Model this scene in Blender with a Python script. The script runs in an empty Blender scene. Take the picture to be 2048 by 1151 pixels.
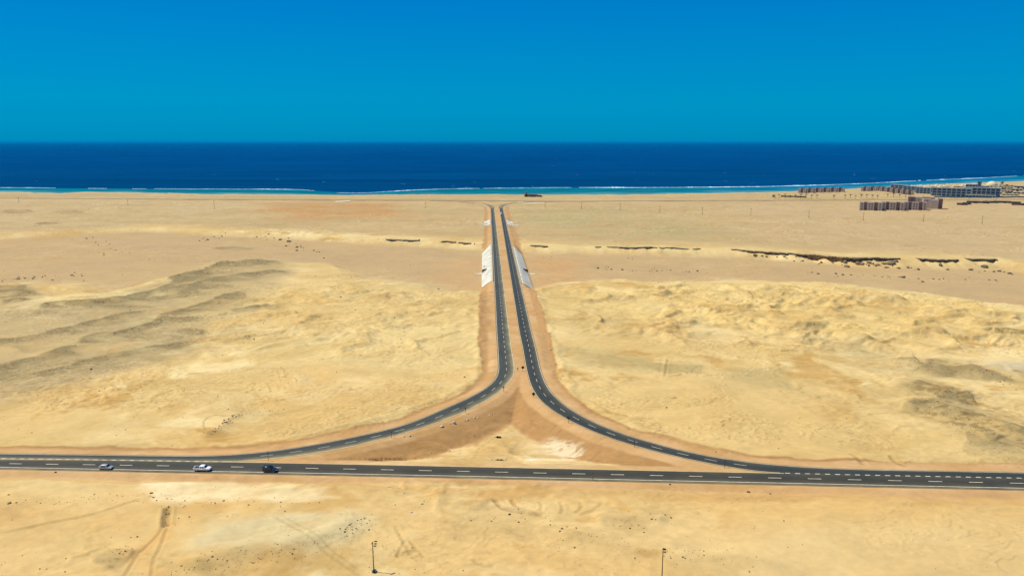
import bpy, bmesh, math, random
import numpy as np
from mathutils import Vector, Matrix

# ------------------------------------------------------------------ camera, sky, sun, exposure
S = bpy.context.scene
COL = S.collection
R = math.radians
CAM_H = 100.0
FPX = 1447.0                                   # focal length in pixels of a 2048 px wide frame
PITCH = math.atan(294 / FPX)

cam_d = bpy.data.cameras.new('camera')
cam = bpy.data.objects.new('camera', cam_d)
COL.objects.link(cam)
cam_d.sensor_width = 36
cam_d.lens = FPX / 2048 * 36
cam_d.clip_start = 1.0
cam_d.clip_end = 900000
cam.location = (0, 0, CAM_H)
cam.rotation_euler = (R(90) - PITCH, 0, 0)
S.camera = cam

SUN_EL = R(60)
SUN_AZ = math.atan2(-0.97, 0.24)               # from +Y towards +X: ahead of the camera and to its left
world = bpy.data.worlds.new('World')
S.world = world
world.use_nodes = True
nt = world.node_tree
nt.nodes.clear()
w_out = nt.nodes.new('ShaderNodeOutputWorld')
w_bg = nt.nodes.new('ShaderNodeBackground')
w_sky = nt.nodes.new('ShaderNodeTexSky')
w_sky.sky_type = 'NISHITA'
w_sky.sun_disc = False
w_sky.sun_elevation = SUN_EL
w_sky.sun_rotation = SUN_AZ
w_sky.altitude = 100
w_sky.air_density = 1.0
w_sky.dust_density = 0.3
w_sky.ozone_density = 2.0
w_tc = nt.nodes.new('ShaderNodeTexCoord')
w_sep = nt.nodes.new('ShaderNodeSeparateXYZ')
w_ramp = nt.nodes.new('ShaderNodeValToRGB')
w_mul = nt.nodes.new('ShaderNodeMix')
w_mul.data_type = 'RGBA'
w_mul.blend_type = 'MULTIPLY'
w_mul.inputs[0].default_value = 1.0
nt.links.new(w_tc.outputs['Generated'], w_sep.inputs[0])
nt.links.new(w_sep.outputs['Z'], w_ramp.inputs[0])
nt.links.new(w_sky.outputs[0], w_mul.inputs[6])
nt.links.new(w_ramp.outputs[0], w_mul.inputs[7])
w_even = nt.nodes.new('ShaderNodeValToRGB')      # even the brightness round the horizon
w_gain = nt.nodes.new('ShaderNodeMix')
w_gain.data_type = 'RGBA'
w_gain.blend_type = 'MULTIPLY'
w_gain.inputs[0].default_value = 1.0
w_gain.inputs[7].default_value = (10, 10, 10, 1)
w_mix = nt.nodes.new('ShaderNodeMix')
w_mix.data_type = 'RGBA'
w_mix.inputs[0].default_value = 0.75
EVEN = [(0.0, (0.0, .262, .50)), (.012, (0, .280, .53)), (.05, (0.0, .305, .575)), (.11, (0, .265, .60)), (.19, (0.0, .212, .605)), (.5, (.03, .16, .50)), (1.0, (.06, .15, .42))]
while len(w_even.color_ramp.elements) < len(EVEN):
    w_even.color_ramp.elements.new(0.5)
for e, (p, c) in zip(w_even.color_ramp.elements, EVEN):
    e.position = p
    e.color = (*c, 1)
nt.links.new(w_sep.outputs['Z'], w_even.inputs[0])
nt.links.new(w_even.outputs[0], w_gain.inputs[6])
nt.links.new(w_mul.outputs[2], w_mix.inputs[6])
nt.links.new(w_gain.outputs[2], w_mix.inputs[7])
nt.links.new(w_mix.outputs[2], w_bg.inputs[0])
nt.links.new(w_bg.outputs[0], w_out.inputs[0])
w_bg.inputs[1].default_value = 0.1
SKY_STOPS = [(0.0, (0.00, 0.40, 1.08)), (0.05, (0.0, 0.425, 0.90)), (0.10, (0.0, 0.45, 0.86)),
             (0.19, (0.0, 0.41, 0.93)), (0.5, (0.3, 0.6, 0.95)), (1.0, (0.7, 0.85, 1.0))]
cr = w_ramp.color_ramp
while len(cr.elements) < len(SKY_STOPS):
    cr.elements.new(0.5)
for e, (p, c) in zip(cr.elements, SKY_STOPS):
    e.position = p
    e.color = (*c, 1)

sun_d = bpy.data.lights.new('sun', 'SUN')
sun_d.energy = 4.9
sun_d.angle = R(0.5)
sun_d.color = (1.0, 0.96, 0.88)
sun = bpy.data.objects.new('sun', sun_d)
COL.objects.link(sun)
to_sun = Vector((math.sin(SUN_AZ) * math.cos(SUN_EL), math.cos(SUN_AZ) * math.cos(SUN_EL), math.sin(SUN_EL)))
sun.rotation_euler = to_sun.to_track_quat('Z', 'Y').to_euler()

S.view_settings.view_transform = 'Standard'
S.view_settings.look = 'None'
S.view_settings.exposure = 0
S.view_settings.gamma = 1
S.cycles.use_denoising = True
S.cycles.max_bounces = 6
S.cycles.volume_bounces = 0

SEA_Z = -3.0
LIT = np.array([1.21, 1.265, 1.31])             # what full daylight does to a white surface here


def lin(c):
    c = np.asarray(c, float) / 255
    return np.where(c <= 0.04045, c / 12.92, ((c + 0.055) / 1.055) ** 2.4)


def alb(*c):                                   # base colour of a sunlit ground of that picture colour
    return lin(c) / LIT


def G(px, py, z=0.0):                          # ground point seen at that pixel of the survey photo
    a = px - 1024
    b = 575.5 - py
    dy = b * math.sin(PITCH) + FPX * math.cos(PITCH)
    dz = b * math.cos(PITCH) - FPX * math.sin(PITCH)
    t = (z - CAM_H) / dz
    return a * t, dy * t


def GP(pts, z=0.0):
    return np.array([G(x, y, z) for x, y in pts])


# ------------------------------------------------------------------ numpy noise
def _hash(ix, iy, seed):
    h = (ix.astype(np.int64) * 374761393 + iy.astype(np.int64) * 668265263 + seed * 974711) & 0x7fffffff
    h = ((h ^ (h >> 13)) * 1274126177) & 0x7fffffff
    return ((h ^ (h >> 16)) & 0xffff) / 65535.0


def vnoise(x, y, seed=0):
    ix = np.floor(x)
    iy = np.floor(y)
    fx = x - ix
    fy = y - iy
    fx = fx * fx * fx * (fx * (fx * 6 - 15) + 10)
    fy = fy * fy * fy * (fy * (fy * 6 - 15) + 10)
    a = _hash(ix, iy, seed)
    b = _hash(ix + 1, iy, seed)
    c = _hash(ix, iy + 1, seed)
    d = _hash(ix + 1, iy + 1, seed)
    return (a + (b - a) * fx) * (1 - fy) + (c + (d - c) * fx) * fy


def fbm(x, y, oct=4, seed=0, gain=0.5):        # roughly -1 .. 1
    s = 0.0
    a = 1.0
    n = 0.0
    for i in range(oct):
        ca, sa = math.cos(0.6 * i), math.sin(0.6 * i)
        f = 2.03 ** i
        s = s + a * (vnoise((x * ca - y * sa) * f + 17.3 * i, (x * sa + y * ca) * f - 9.1 * i, seed + i) * 2 - 1)
        n += a
        a *= gain
    return s / n * 1.6


def sst(a, b, x):
    t = np.clip((x - a) / (b - a), 0, 1)
    return t * t * (3 - 2 * t)


def lerp(a, b, t):
    return a + (b - a) * t


def resample(pts, step, smooth=0):
    pts = np.asarray(pts, float)
    d = np.r_[0, np.cumsum(np.hypot(*np.diff(pts, axis=0).T))]
    n = max(2, int(d[-1] / step) + 1)
    t = np.linspace(0, d[-1], n)
    # Catmull-Rom through the points
    out = np.empty((n, 2))
    m = np.gradient(pts, d, axis=0)
    k = np.clip(np.searchsorted(d, t) - 1, 0, len(d) - 2)
    h = d[k + 1] - d[k]
    u = ((t - d[k]) / h)[:, None]
    h = h[:, None]
    out = ((2 * u**3 - 3 * u**2 + 1) * pts[k] + (u**3 - 2 * u**2 + u) * h * m[k]
           + (-2 * u**3 + 3 * u**2) * pts[k + 1] + (u**3 - u**2) * h * m[k + 1])
    for _ in range(smooth):
        o = out.copy()
        o[1:-1] = (out[:-2] + 2 * out[1:-1] + out[2:]) / 4
        out = o
    return out


# ------------------------------------------------------------------ roads: edge lines measured on the photo
STRAIGHT = np.array([(-0.0334, 0)])


def far_line(x0, y0, k, ys):
    return [(x0 + k * (y - y0), y) for y in ys]


YS = [1112, 1060, 1000, 900, 800, 700, 600, 500, 430, 370]
e_left_out = np.array(far_line(-9.7, 424.8, -0.0332, YS) + [tuple(p) for p in GP([
    (996.3, 700), (997.4, 722), (997.7, 736.6), (996.7, 746), (991.6, 757.1), (983, 767.4), (968.5, 778.4), (946.5, 790.8), (917.2, 804.7),
    (887.9, 817.2), (858.6, 830.4), (829.3, 842.1), (800, 852.2), (750, 864.5), (700, 875), (650, 885), (600, 893.7), (550, 901), (500, 906.2),
    (450, 910), (400, 911.5), (300, 910.8), (200, 909.3), (100, 908.2), (0, 907), (-300, 903), (-700, 897.5)])])
e_left_in = np.array(far_line(-3.3, 424.8, -0.0352, YS) + [tuple(p) for p in GP([
    (1023, 700), (1026.8, 722), (1028.4, 733.7), (1027.8, 745.4), (1024.8, 754.2), (1016.8, 764.4), (1005, 776.4), (990.4, 789.4), (968.5, 802.5),
    (946.5, 814.3), (917.2, 827.4), (887.9, 839.2), (858.6, 849.8), (829.3, 859.2), (800, 867.3), (751.6, 880.6), (700, 892.5), (653.9, 901.5),
    (600, 909.3), (556, 915.2), (500, 920.3), (450, 922.4), (400, 922), (300, 920.4), (200, 918.9), (100, 917.4), (0, 916), (-300, 911), (-700, 904.5)])])
e_right_in = np.array(far_line(2.4, 424.8, -0.0318, YS) + [tuple(p) for p in GP([
    (1046.5, 700), (1049.8, 720), (1053.7, 740), (1057.3, 754.6), (1061.4, 767.8), (1069, 783.5), (1079.3, 797.9), (1093.9, 811.5), (1111.5, 824.2), (1135, 837.9),
    (1167.2, 853.5), (1196.5, 866), (1240.4, 881.8), (1301, 899), (1358.6, 913.2), (1417, 925.4), (1475.8, 935.8), (1524.6, 942.6), (1570, 945.3),
    (1632, 946.7), (1700, 948.4), (1870, 951.8), (2048, 955.2), (2350, 961), (2750, 968.5)])])
e_right_out = np.array(far_line(8.6, 424.8, -0.0338, YS) + [tuple(p) for p in GP([
    (1071.7, 700), (1076, 720), (1080.8, 740), (1084.6, 751.7), (1089.7, 764.9), (1098.3, 779.5), (1111.5, 794.6), (1130.6, 810.3), (1152.5, 825.3), (1181.8, 840.8),
    (1211.1, 854), (1255, 870), (1299, 883.3), (1358.6, 899), (1417, 911.4), (1475.8, 920.8), (1553.9, 929.4), (1632, 934.6), (1700, 937.7),
    (1870, 941), (2048, 944.5), (2350, 950), (2750, 957.5)])])
e_main_up = GP([(-700, 907.5), (-300, 914), (0, 918.8), (250, 920.6), (448, 922.9), (505, 923.8), (600, 925.6), (800, 929.6), (1050, 934.8), (1300, 940.1), (1505, 944.3),
                (1700, 948.6), (2048, 956), (2350, 962), (2750, 970)])
e_main_low = GP([(-700, 919.5), (-300, 927.4), (0, 933.4), (200, 937.3), (400, 941.2), (600, 944.8), (800, 948.6), (1050, 953.8), (1300, 959.4), (1500, 963.6),
                 (1700, 967.9), (2048, 975.3), (2350, 981.5), (2750, 990)])
coast_mid = GP([(-700, 390), (-200, 394.5), (0, 396), (360, 398.3), (700, 400), (900, 400.6), (1080, 402.3), (1300, 401.6), (1560, 400.4), (1885, 398.9), (2048, 398), (2600, 395)])
far_left_mid = GP([(984.6, 416.5), (983, 413), (975, 409.8), (960, 407), (940, 404.6), (910, 402.6), (860, 401.2)])
far_right_mid = GP([(1001.5, 416.5), (1002.5, 412.5), (1009, 409.4), (1022, 406.8), (1045, 404.8), (1075, 403.6), (1130, 402.9)])

LO = resample(e_left_out, 2.0, 6)
LI = resample(e_left_in, 2.0, 6)
RI = resample(e_right_in, 2.0, 6)
RO = resample(e_right_out, 2.0, 6)
MU = resample(e_main_up, 4.0, 8)
ML = resample(e_main_low, 4.0, 8)
CM = resample(coast_mid, 8.0, 4)
FL = resample(far_left_mid, 4.0, 3)
FR = resample(far_right_mid, 4.0, 3)


def pair(a, b, n):
    def re(p):
        d = np.r_[0, np.cumsum(np.hypot(*np.diff(p, axis=0).T))]
        t = np.linspace(0, d[-1], n)
        return np.c_[np.interp(t, d, p[:, 0]), np.interp(t, d, p[:, 1])]
    return re(a), re(b)


def offset(p, d):
    t = np.gradient(p, axis=0)
    t /= np.linalg.norm(t, axis=1)[:, None]
    return p + np.c_[-t[:, 1], t[:, 0]] * d


# nearest partner on b for every point of a, so both sides of a road march together
def partner(a, b):
    out = np.empty_like(a)
    for i, p in enumerate(a):
        ab = b[1:] - b[:-1]
        t = np.clip(((p - b[:-1]) * ab).sum(1) / np.maximum((ab**2).sum(1), 1e-9), 0, 1)
        q = b[:-1] + ab * t[:, None]
        out[i] = q[np.argmin(((q - p)**2).sum(1))]
    return out


LI_p = partner(LO, LI)
RI_p = partner(RO, RI)
ML_p = partner(MU, ML)
LEFT_MID = (LO + LI_p) / 2
RIGHT_MID = (RO + RI_p) / 2
MAIN_MID = (MU + ML_p) / 2
MEDIAN = np.array([(x, y) for x, y in zip(np.interp(np.arange(300, 1080, 6), LI[::-1][:, 1][LI[::-1][:, 1] > 200], LI[::-1][:, 0][LI[::-1][:, 1] > 200]), np.arange(300, 1080, 6))]) if False else None
ys_ = np.arange(305, 1080, 5.0)
li_far = LI[LI[:, 1] > 290][::-1]
ri_far = RI[RI[:, 1] > 290][::-1]
MEDIAN = np.c_[(np.interp(ys_, li_far[:, 1], li_far[:, 0]) + np.interp(ys_, ri_far[:, 1], ri_far[:, 0])) / 2, ys_]

# ------------------------------------------------------------------ terrain description
COAST = GP([(-900, 378), (-300, 382), (0, 384), (60, 384.5), (130, 387), (180, 384), (290, 385.5), (420, 388.2), (560, 388.8), (700, 390.3), (850, 389.6), (1000, 388.8), (1100, 389.4), (1250, 389.2),
            (1400, 387), (1500, 385.2), (1600, 381.8), (1700, 377.5), (1800, 372.5), (1900, 367.5), (1990, 364.5), (2048, 362), (2300, 354), (2800, 342)], SEA_Z)
REEF = GP([(-900, 371), (-300, 374), (0, 375), (250, 377.2), (450, 378.2), (600, 379.3), (640, 382), (690, 385.8), (730, 385.7), (770, 383.2), (830, 380), (900, 377.6), (970, 376.6),
           (1100, 375.2), (1300, 374.9), (1500, 373.4), (1700, 368), (1850, 360.6), (1960, 356), (2048, 351), (2300, 341), (2800, 329)], SEA_Z)
WADI_FAR = GP([(-700, 470), (-200, 470), (0, 470), (300, 455), (600, 468), (775, 477), (880, 480), (960, 484), (1045, 487), (1100, 489), (1190, 491), (1320, 494), (1400, 495), (1460, 496), (1530, 500),
               (1600, 505), (1680, 511), (1740, 513.5), (1800, 513), (1860, 516), (1920, 515.5), (1985, 517), (2060, 528), (2300, 545), (2700, 560)])
WADI_NEAR = GP([(-700, 640), (-200, 600), (0, 572), (200, 582), (320, 560), (410, 532), (540, 520), (650, 535), (760, 560), (860, 575), (960, 588), (1060, 583), (1150, 572), (1350, 563), (1600, 563),
                (1800, 582), (2048, 610), (2300, 645), (2700, 690)])

RIDGES = [  # crest in photo pixels, height, front width, back width, grey
    ([(20, 634), (68, 624), (113, 607), (164, 605), (222, 600), (273, 586), (325, 573), (359, 553), (410, 539), (440, 529), (478, 522), (530, 523), (581, 533)], 5.5, 11, 30, 1.0),
    ([(300, 593), (342, 587), (410, 561), (478, 547), (543, 537), (575, 545)], 3.6, 9, 22, .9),
    ([(171, 684), (239, 663), (314, 641), (342, 628), (393, 607), (444, 590), (489, 580), (520, 580)], 3.4, 7, 26, .8),
    ([(-60, 700), (0, 682), (68, 674), (130, 660), (171, 645), (239, 628), (318, 619)], 3.0, 6, 22, .8),
    ([(455, 622), (513, 612), (574, 605)], 2.4, 7, 16, .7),
    ([(40, 752), (85, 740), (154, 723), (222, 706), (290, 694), (342, 683), (400, 676)], 3.0, 6, 24, .9),
    ([(-80, 760), (0, 735), (34, 723), (85, 710), (137, 695), (180, 690)], 3.0, 7, 20, 1.0),
    ([(164, 688), (180, 674), (212, 666), (235, 668)], 2.2, 5, 10, .6),
    ([(-60, 578), (0, 571), (34, 570), (61, 579), (90, 590)], 4.5, 10, 22, 1.0),
    ([(0, 600), (30, 596), (60, 600)], 2.5, 8, 14, .7),
    ([(230, 640), (290, 634), (330, 640)], 1.6, 6, 10, .4),
    ([(320, 662), (370, 655), (420, 668)], 1.6, 8, 14, .6),
    ([(1826, 778), (1838, 771), (1850, 769), (1867, 776), (1892, 787), (1922, 793), (1949, 789), (1972, 796)], 3.4, 8, 14, 1.0),
    ([(1828, 822), (1840, 808), (1856, 803), (1876, 807), (1899, 819), (1930, 828), (1972, 838), (2010, 852), (2060, 864), (2150, 880)], 3.2, 9, 12, 1.0),
    ([(1886, 830), (1896, 820), (1912, 824), (1928, 836)], 1.6, 4, 6, .8),
    ([(1940, 862), (1955, 858), (1975, 868)], 1.6, 4, 6, .7),
    ([(1924, 728), (1945, 738), (1968, 742), (2001, 753), (2014, 764)], 3.2, 9, 20, 1.0),
    ([(1850, 740), (1865, 731), (1886, 723), (1910, 730)], 2.4, 8, 16, .6),
    ([(2025, 748), (2060, 750), (2120, 760)], 2.0, 7, 14, .8),
    ([(1800, 716), (1835, 721), (1850, 722)], 1.8, 8, 14, .5),
    ([(1603, 685), (1619, 679), (1650, 684), (1676, 691), (1700, 689), (1740, 683), (1770, 681)], 2.4, 7, 16, .35),
    ([(1588, 650), (1610, 654), (1645, 655), (1662, 658)], 2.0, 6, 12, .55),
    ([(1355, 644), (1375, 643), (1391, 652)], 1.8, 6, 10, .5),
    ([(1365, 667), (1395, 664), (1431, 668)], 1.6, 5, 10, .3),
    ([(1510, 583), (1535, 581), (1566, 594)], 3.0, 9, 14, .5),
    ([(1205, 598), (1270, 592), (1300, 586), (1330, 590)], 3.0, 10, 18, .1),
    ([(1280, 618), (1300, 612), (1340, 614)], 2.6, 9, 14, .05),
    ([(1420, 631), (1448, 626), (1465, 632)], 2.6, 8, 12, .05),
    ([(1660, 600), (1720, 596), (1790, 602), (1830, 606)], 2.4, 9, 16, .1),
    ([(1880, 636), (1940, 628), (2000, 634), (2048, 630), (2120, 638)], 3.4, 10, 18, .25),
    ([(1960, 664), (2000, 658), (2048, 662), (2100, 668)], 2.4, 8, 14, .6),
    ([(1830, 672), (1860, 668), (1900, 674)], 1.8, 7, 14, .4),
    ([(1810, 810), (1826, 815), (1850, 826)], 1.2, 4, 6, .5),
    ([(415, 872), (440, 850), (465, 832), (492, 819)], 1.2, 3, 3.5, .25),
    ([(492, 819), (540, 815), (560, 819), (600, 812), (640, 800)], .7, 2.5, 3, .15),
    ([(680, 645), (740, 632), (790, 640)], 2.2, 10, 16, .1),
    ([(560, 650), (620, 640), (660, 650)], 1.8, 8, 12, .05),
    ([(740, 600), (780, 592), (830, 598)], 2.0, 9, 14, .3),
    ([(430, 664), (490, 662), (530, 672)], 2.4, 8, 14, .15),
    ([(330, 1142), (420, 1120), (500, 1112), (580, 1098), (650, 1078), (700, 1048), (730, 1040)], 2.0, 7, 9, .25),
    ([(180, 1120), (235, 1100), (260, 1105)], 1.4, 5, 6, .3),
    ([(860, 1006), (900, 1003), (950, 1008), (985, 1012)], 1.8, 6, 7, .1),
    ([(1090, 1062), (1150, 1070), (1210, 1092), (1300, 1104), (1400, 1120), (1500, 1132), (1600, 1146)], 2.2, 8, 8, .15),
    ([(1200, 1030), (1260, 1026), (1340, 1034)], 1.4, 5, 6, .2),
    ([(420, 490), (460, 487), (508, 491)], 2.2, 10, 14, .5),
    ([(60, 447), (85, 445), (120, 448)], 3.0, 14, 20, .7),
    ([(100, 424), (130, 421), (170, 425)], 2.5, 14, 20, .5),
    ([(0, 420), (40, 419), (70, 423)], 2.5, 14, 20, .5),
]

BANK = [(100, 640), (160, 420), (220, 160)]
POLYS = [  # colour patches: photo pixels, colour, strength, softness m, noise
    ([(-300, 610), (0, 575), (60, 575), (130, 610), (330, 560), (420, 528), (540, 520), (600, 535), (570, 565), (500, 600), (470, 640), (400, 690), (250, 730), (120, 770), (0, 800), (-300, 850)], (187, 165, 116), 1.0, 12, .4),
    ([(0, 700), (130, 690), (300, 650), (400, 640), (390, 690), (200, 730), (60, 765), (-100, 780)], (178, 157, 108), .7, 10, .7),
    ([(500, 404), (640, 402), (780, 408), (830, 424), (760, 434), (600, 436), (500, 424)], (196, 146, 84), .95, 40, .6),
    ([(1010, 415), (1150, 416), (1300, 426), (1480, 460), (1440, 472), (1250, 474), (1180, 478), (1060, 452)], (178, 166, 112), .8, 40, .8),
    ([(1240, 452), (1420, 452), (1500, 462), (1300, 472)], (166, 156, 104), .6, 22, .8),
    ([(1100, 480), (1330, 488), (1310, 494), (1150, 489)], (160, 148, 98), .6, 12, .7),
    ([(1450, 404), (2400, 404), (2400, 540), (2048, 515), (1800, 495), (1560, 478), (1480, 450)], (202, 174, 126), .7, 50, .5),
    ([(-400, 395), (300, 396), (520, 404), (500, 430), (300, 450), (0, 470), (-400, 470)], (203, 180, 128), .6, 40, .7),
    ([(60, 462), (150, 458), (170, 468), (60, 478)], (196, 158, 96), .7, 16, .6),
    ([(1060, 498), (1160, 510), (1150, 560), (1100, 572), (1056, 570)], (206, 162, 106), .8, 14, .5),
    ([(868, 512), (968, 508), (962, 572), (900, 572), (868, 552)], (206, 166, 112), .7, 12, .5),
    ([(1280, 728), (1340, 726), (1408, 728), (1404, 746), (1340, 748)], (182, 163, 106), 1.0, 2.5, .25),
    ([(1460, 734), (1545, 732), (1610, 762), (1640, 790), (1480, 758)], (188, 168, 110), .95, 5, .4),
    ([(1130, 690), (1230, 700), (1312, 724), (1300, 742), (1150, 735)], (194, 173, 114), .85, 6, .4),
    ([(1150, 640), (1210, 632), (1260, 660), (1160, 668)], (196, 178, 120), .7, 9, .5),
    ([(1960, 722), (2100, 728), (2100, 752), (1995, 746)], (204, 196, 160), .8, 5, .4),
    ([(280, 958), (560, 964), (640, 975), (690, 985), (600, 994), (430, 1002), (310, 1000), (280, 980)], (250, 232, 178), 1.0, 2.5, .5),
    ([(400, 1030), (590, 1018), (740, 1018), (730, 1040), (690, 1066), (560, 1098), (400, 1112), (380, 1070)], (219, 203, 150), 1.0, 4, .3),
    ([(0, 1000), (60, 1004), (50, 1025), (0, 1036)], (178, 146, 92), .8, 4, .5),
    ([(-100, 1025), (300, 1000), (330, 1030), (180, 1050), (-100, 1090)], (222, 182, 112), .6, 6, .6),
    ([(250, 1151), (285, 1080), (318, 1040), (345, 1045), (320, 1090), (300, 1200), (240, 1200)], (226, 180, 108), .8, 2.5, .4),
    ([(700, 1000), (800, 990), (860, 1060), (1000, 1120), (1100, 1200), (760, 1200), (760, 1100), (720, 1050)], (224, 190, 122), .7, 8, .5),
    ([(1100, 980), (1500, 990), (2300, 1010), (2300, 1060), (1500, 1030), (1150, 1010)], (222, 182, 108), .7, 8, .6),
    ([(-400, 948), (300, 953), (800, 962), (1300, 972), (2400, 995), (2400, 1012), (1600, 1002), (1200, 990), (760, 982), (640, 968), (300, 957), (-400, 956)], (206, 164, 98), .85, 2.5, .5),
    ([(938, 918), (955, 890), (985, 868), (1005, 845), (1025, 838), (1040, 850), (1028, 872), (1010, 890), (1000, 926), (940, 926)], (208, 177, 114), .8, 2, .3),
    ([(1190, 925), (1260, 905), (1340, 925), (1420, 938), (1200, 938)], (214, 182, 110), .8, 3, .4),
    ([(560, 918), (700, 895), (740, 925), (600, 924)], (216, 180, 112), .7, 3, .4),
    ([(400, 570), (700, 560), (980, 590), (960, 700), (900, 760), (600, 720), (420, 690)], (226, 201, 132), .5, 20, .6),
    ([(1100, 574), (1350, 565), (1600, 565), (1800, 585), (2060, 615), (2060, 680), (1700, 675), (1300, 640), (1120, 620)], (228, 200, 124), .7, 15, .6),
    ([(1250, 760), (1700, 770), (1820, 850), (1800, 930), (1500, 920), (1250, 850)], (226, 192, 122), .6, 15, .4),
    ([(120, 585), (280, 575), (330, 590), (200, 600), (60, 620), (70, 600)], (228, 209, 142), .7, 8, .5),
    ([(230, 640), (300, 632), (320, 645), (250, 656)], (224, 206, 142), .6, 5, .5),
    ([(540, 590), (590, 582), (640, 590), (620, 625), (540, 640), (420, 668), (420, 650), (500, 630)], (222, 184, 106), .6, 8, .7),
    ([(1820, 780), (1870, 768), (1960, 800), (2060, 850), (2060, 880), (1990, 875), (1900, 850), (1830, 822)], (174, 152, 100), .7, 8, .9),
    ([(1840, 735), (1900, 722), (1930, 735), (1870, 750)], (184, 162, 106), .7, 6, .7),
]
GYPSUM = [(1060, 892), (1080, 880), (1110, 876), (1175, 898), (1172, 912), (1140, 926), (1060, 932), (1035, 922), (1090, 905)]

TRACKS = [  # centre line px, half width m, darkness, depth m
    ([(0, 1066), (110, 1040), (200, 1018), (290, 990)], .8, .16, .25),
    ([(246, 1151), (280, 1100), (318, 1060), (330, 1042)], .5, .2, .2),
    ([(300, 1151), (310, 1110), (325, 1075), (335, 1045)], .5, .2, .2),
    ([(540, 1022), (590, 1052), (640, 1090), (700, 1132), (740, 1160)], .5, .16, .15),
    ([(560, 1022), (615, 1056), (665, 1095), (720, 1135)], .4, .14, .12),
    ([(335, 1008), (334, 1022), (331, 1036), (332, 1048)], 1.0, .45, .7),
    ([(415, 858), (408, 850), (409, 838), (418, 829), (435, 826), (450, 829), (475, 826), (490, 820)], .35, .38, .2),
    ([(985, 995), (1010, 1014), (1050, 1022), (1090, 1028)], .9, .3, .4),
    ([(1022, 993), (1035, 1010), (1065, 1018), (1080, 1024)], .7, .25, .3),
    ([(1120, 998), (1126, 1012), (1122, 1024)], .6, .18, .2), ([(1160, 1000), (1165, 1010), (1150, 1022)], .6, .15, .2),
    ([(1205, 1003), (1195, 1014), (1160, 1026)], .7, .15, .2), ([(1078, 998), (1085, 1008), (1080, 1020)], .6, .12, .2),
    ([(790, 1045), (810, 1085), (825, 1110)], .6, .14, .2), ([(815, 1075), (840, 1100), (850, 1112)], .5, .16, .2), ([(812, 1076), (800, 1098), (792, 1112)], .5, .14, .2),
    ([(790, 1108), (815, 1104), (835, 1096)], 1.0, .2, .3),
    ([(945, 1115), (965, 1128), (990, 1132)], .8, .2, .3),
    ([(1500, 850), (1530, 848), (1560, 850), (1580, 852)], .6, .14, .15), ([(1520, 865), (1545, 868), (1555, 878)], .5, .14, .15), ([(1528, 860), (1552, 866), (1562, 880)], .5, .12, .15),
    ([(1275, 838), (1300, 842), (1315, 854), (1312, 866)], .4, .12, .1), ([(1275, 834), (1305, 838), (1322, 852), (1318, 868)], .4, .12, .1),
    ([(1700, 905), (1715, 916), (1730, 930)], 1.0, .22, .3), ([(1778, 912), (1800, 927), (1815, 933)], .8, .28, .35),
    ([(1620, 905), (1640, 905), (1660, 906), (1690, 912)], .5, .12, .15),
    ([(540, 738), (550, 735), (555, 742), (560, 756)], .4, .2, .15), ([(552, 736), (562, 737), (570, 748), (574, 758)], .4, .2, .15), ([(562, 735), (572, 740), (576, 752)], .4, .2, .15),
    ([(80, 725), (95, 735), (100, 742)], .4, -.12, 0), ([(90, 720), (105, 732), (112, 742)], .4, -.12, 0), ([(205, 692), (212, 700), (205, 712)], .4, -.1, 0),
    ([(830, 575), (850, 600), (830, 650), (790, 720), (740, 760), (690, 790)], 2.6, -.08, 0),
    ([(1330, 712), (1326, 735), (1322, 755)], 1.6, -.12, .2), ([(1336, 715), (1332, 735), (1330, 752)], .6, .4, .4),
    ([(1850, 455), (1960, 468), (2060, 488)], 1.0, .12, .1), ([(1560, 460), (1700, 476), (1900, 500)], 1.2, .1, .1),
    ([(1040, 790), (1038, 830), (1040, 850)], 1.5, -.05, 0),
    ([(1000, 846), (960, 870), (945, 900)], .5, .12, .1), ([(1040, 858), (1020, 880), (1018, 910), (1060, 930)], .5, .14, .15),
    ([(1060, 830), (1080, 842)], .5, .18, .1), ([(1100, 850), (1115, 842)], .5, .18, .1), ([(1095, 868), (1125, 850)], .5, .15, .1),
    ([(1190, 880), (1215, 872)], .5, .15, .1), ([(1082, 812), (1065, 822)], .5, .12, .1),
    ([(1060, 520), (1090, 530), (1130, 526)], .8, .08, .15), ([(1062, 550), (1090, 545), (1130, 552)], .8, .08, .15), ([(1065, 535), (1110, 540), (1150, 538)], .8, .08, .15),
]


CLIFFS = [
    ([(1458, 496), (1500, 499), (1530, 500.5), (1560, 502.5), (1600, 506), (1640, 508.5), (1680, 511), (1720, 513.5), (1760, 514), (1806, 516)], [.2, 1.2, 1.6, 2.2, 2.2, 3.4, 4.4, 3.4, 3.2, 2.4, .2]),
    ([(1836, 515.5), (1860, 517), (1890, 518), (1915, 516.5)], [.5, 2.0, 1.8, 2.3, 1.5, 2.0, .5]),
    ([(1930, 515.5), (1950, 516), (1970, 515.5), (1986, 516.5)], [.5, 2.0, 1.7, 2.2, 1.8, .5]),
    ([(773, 476.5), (800, 477.5), (838, 479.5)], [.6, 1.6, 1.8, .5]),
    ([(880, 480.2), (905, 481.3), (925, 480.3), (955, 482)], [.1, .8, .2, .8, .1]),
    ([(1052, 487), (1075, 487.5), (1097, 490.5)], [.1, .6, 1.5, .2]),
    ([(1190, 491), (1218, 492.3), (1245, 494), (1270, 496.5), (1290, 496.5), (1316, 496)], [.6, .4, .5, .9, 1.7, 1.0, 1.4, .3]),
    ([(1318, 494), (1360, 494.5), (1410, 496)], [.4, .6, .4, .5, .3]),
]
CLIFFS_C = []
for p_, h_ in CLIFFS:
    P_ = GP(p_)
    CLIFFS_C.append((np.interp(np.linspace(0, 1, len(h_)), np.linspace(0, 1, len(P_)), P_[:, 0]), np.array(h_)))


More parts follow.
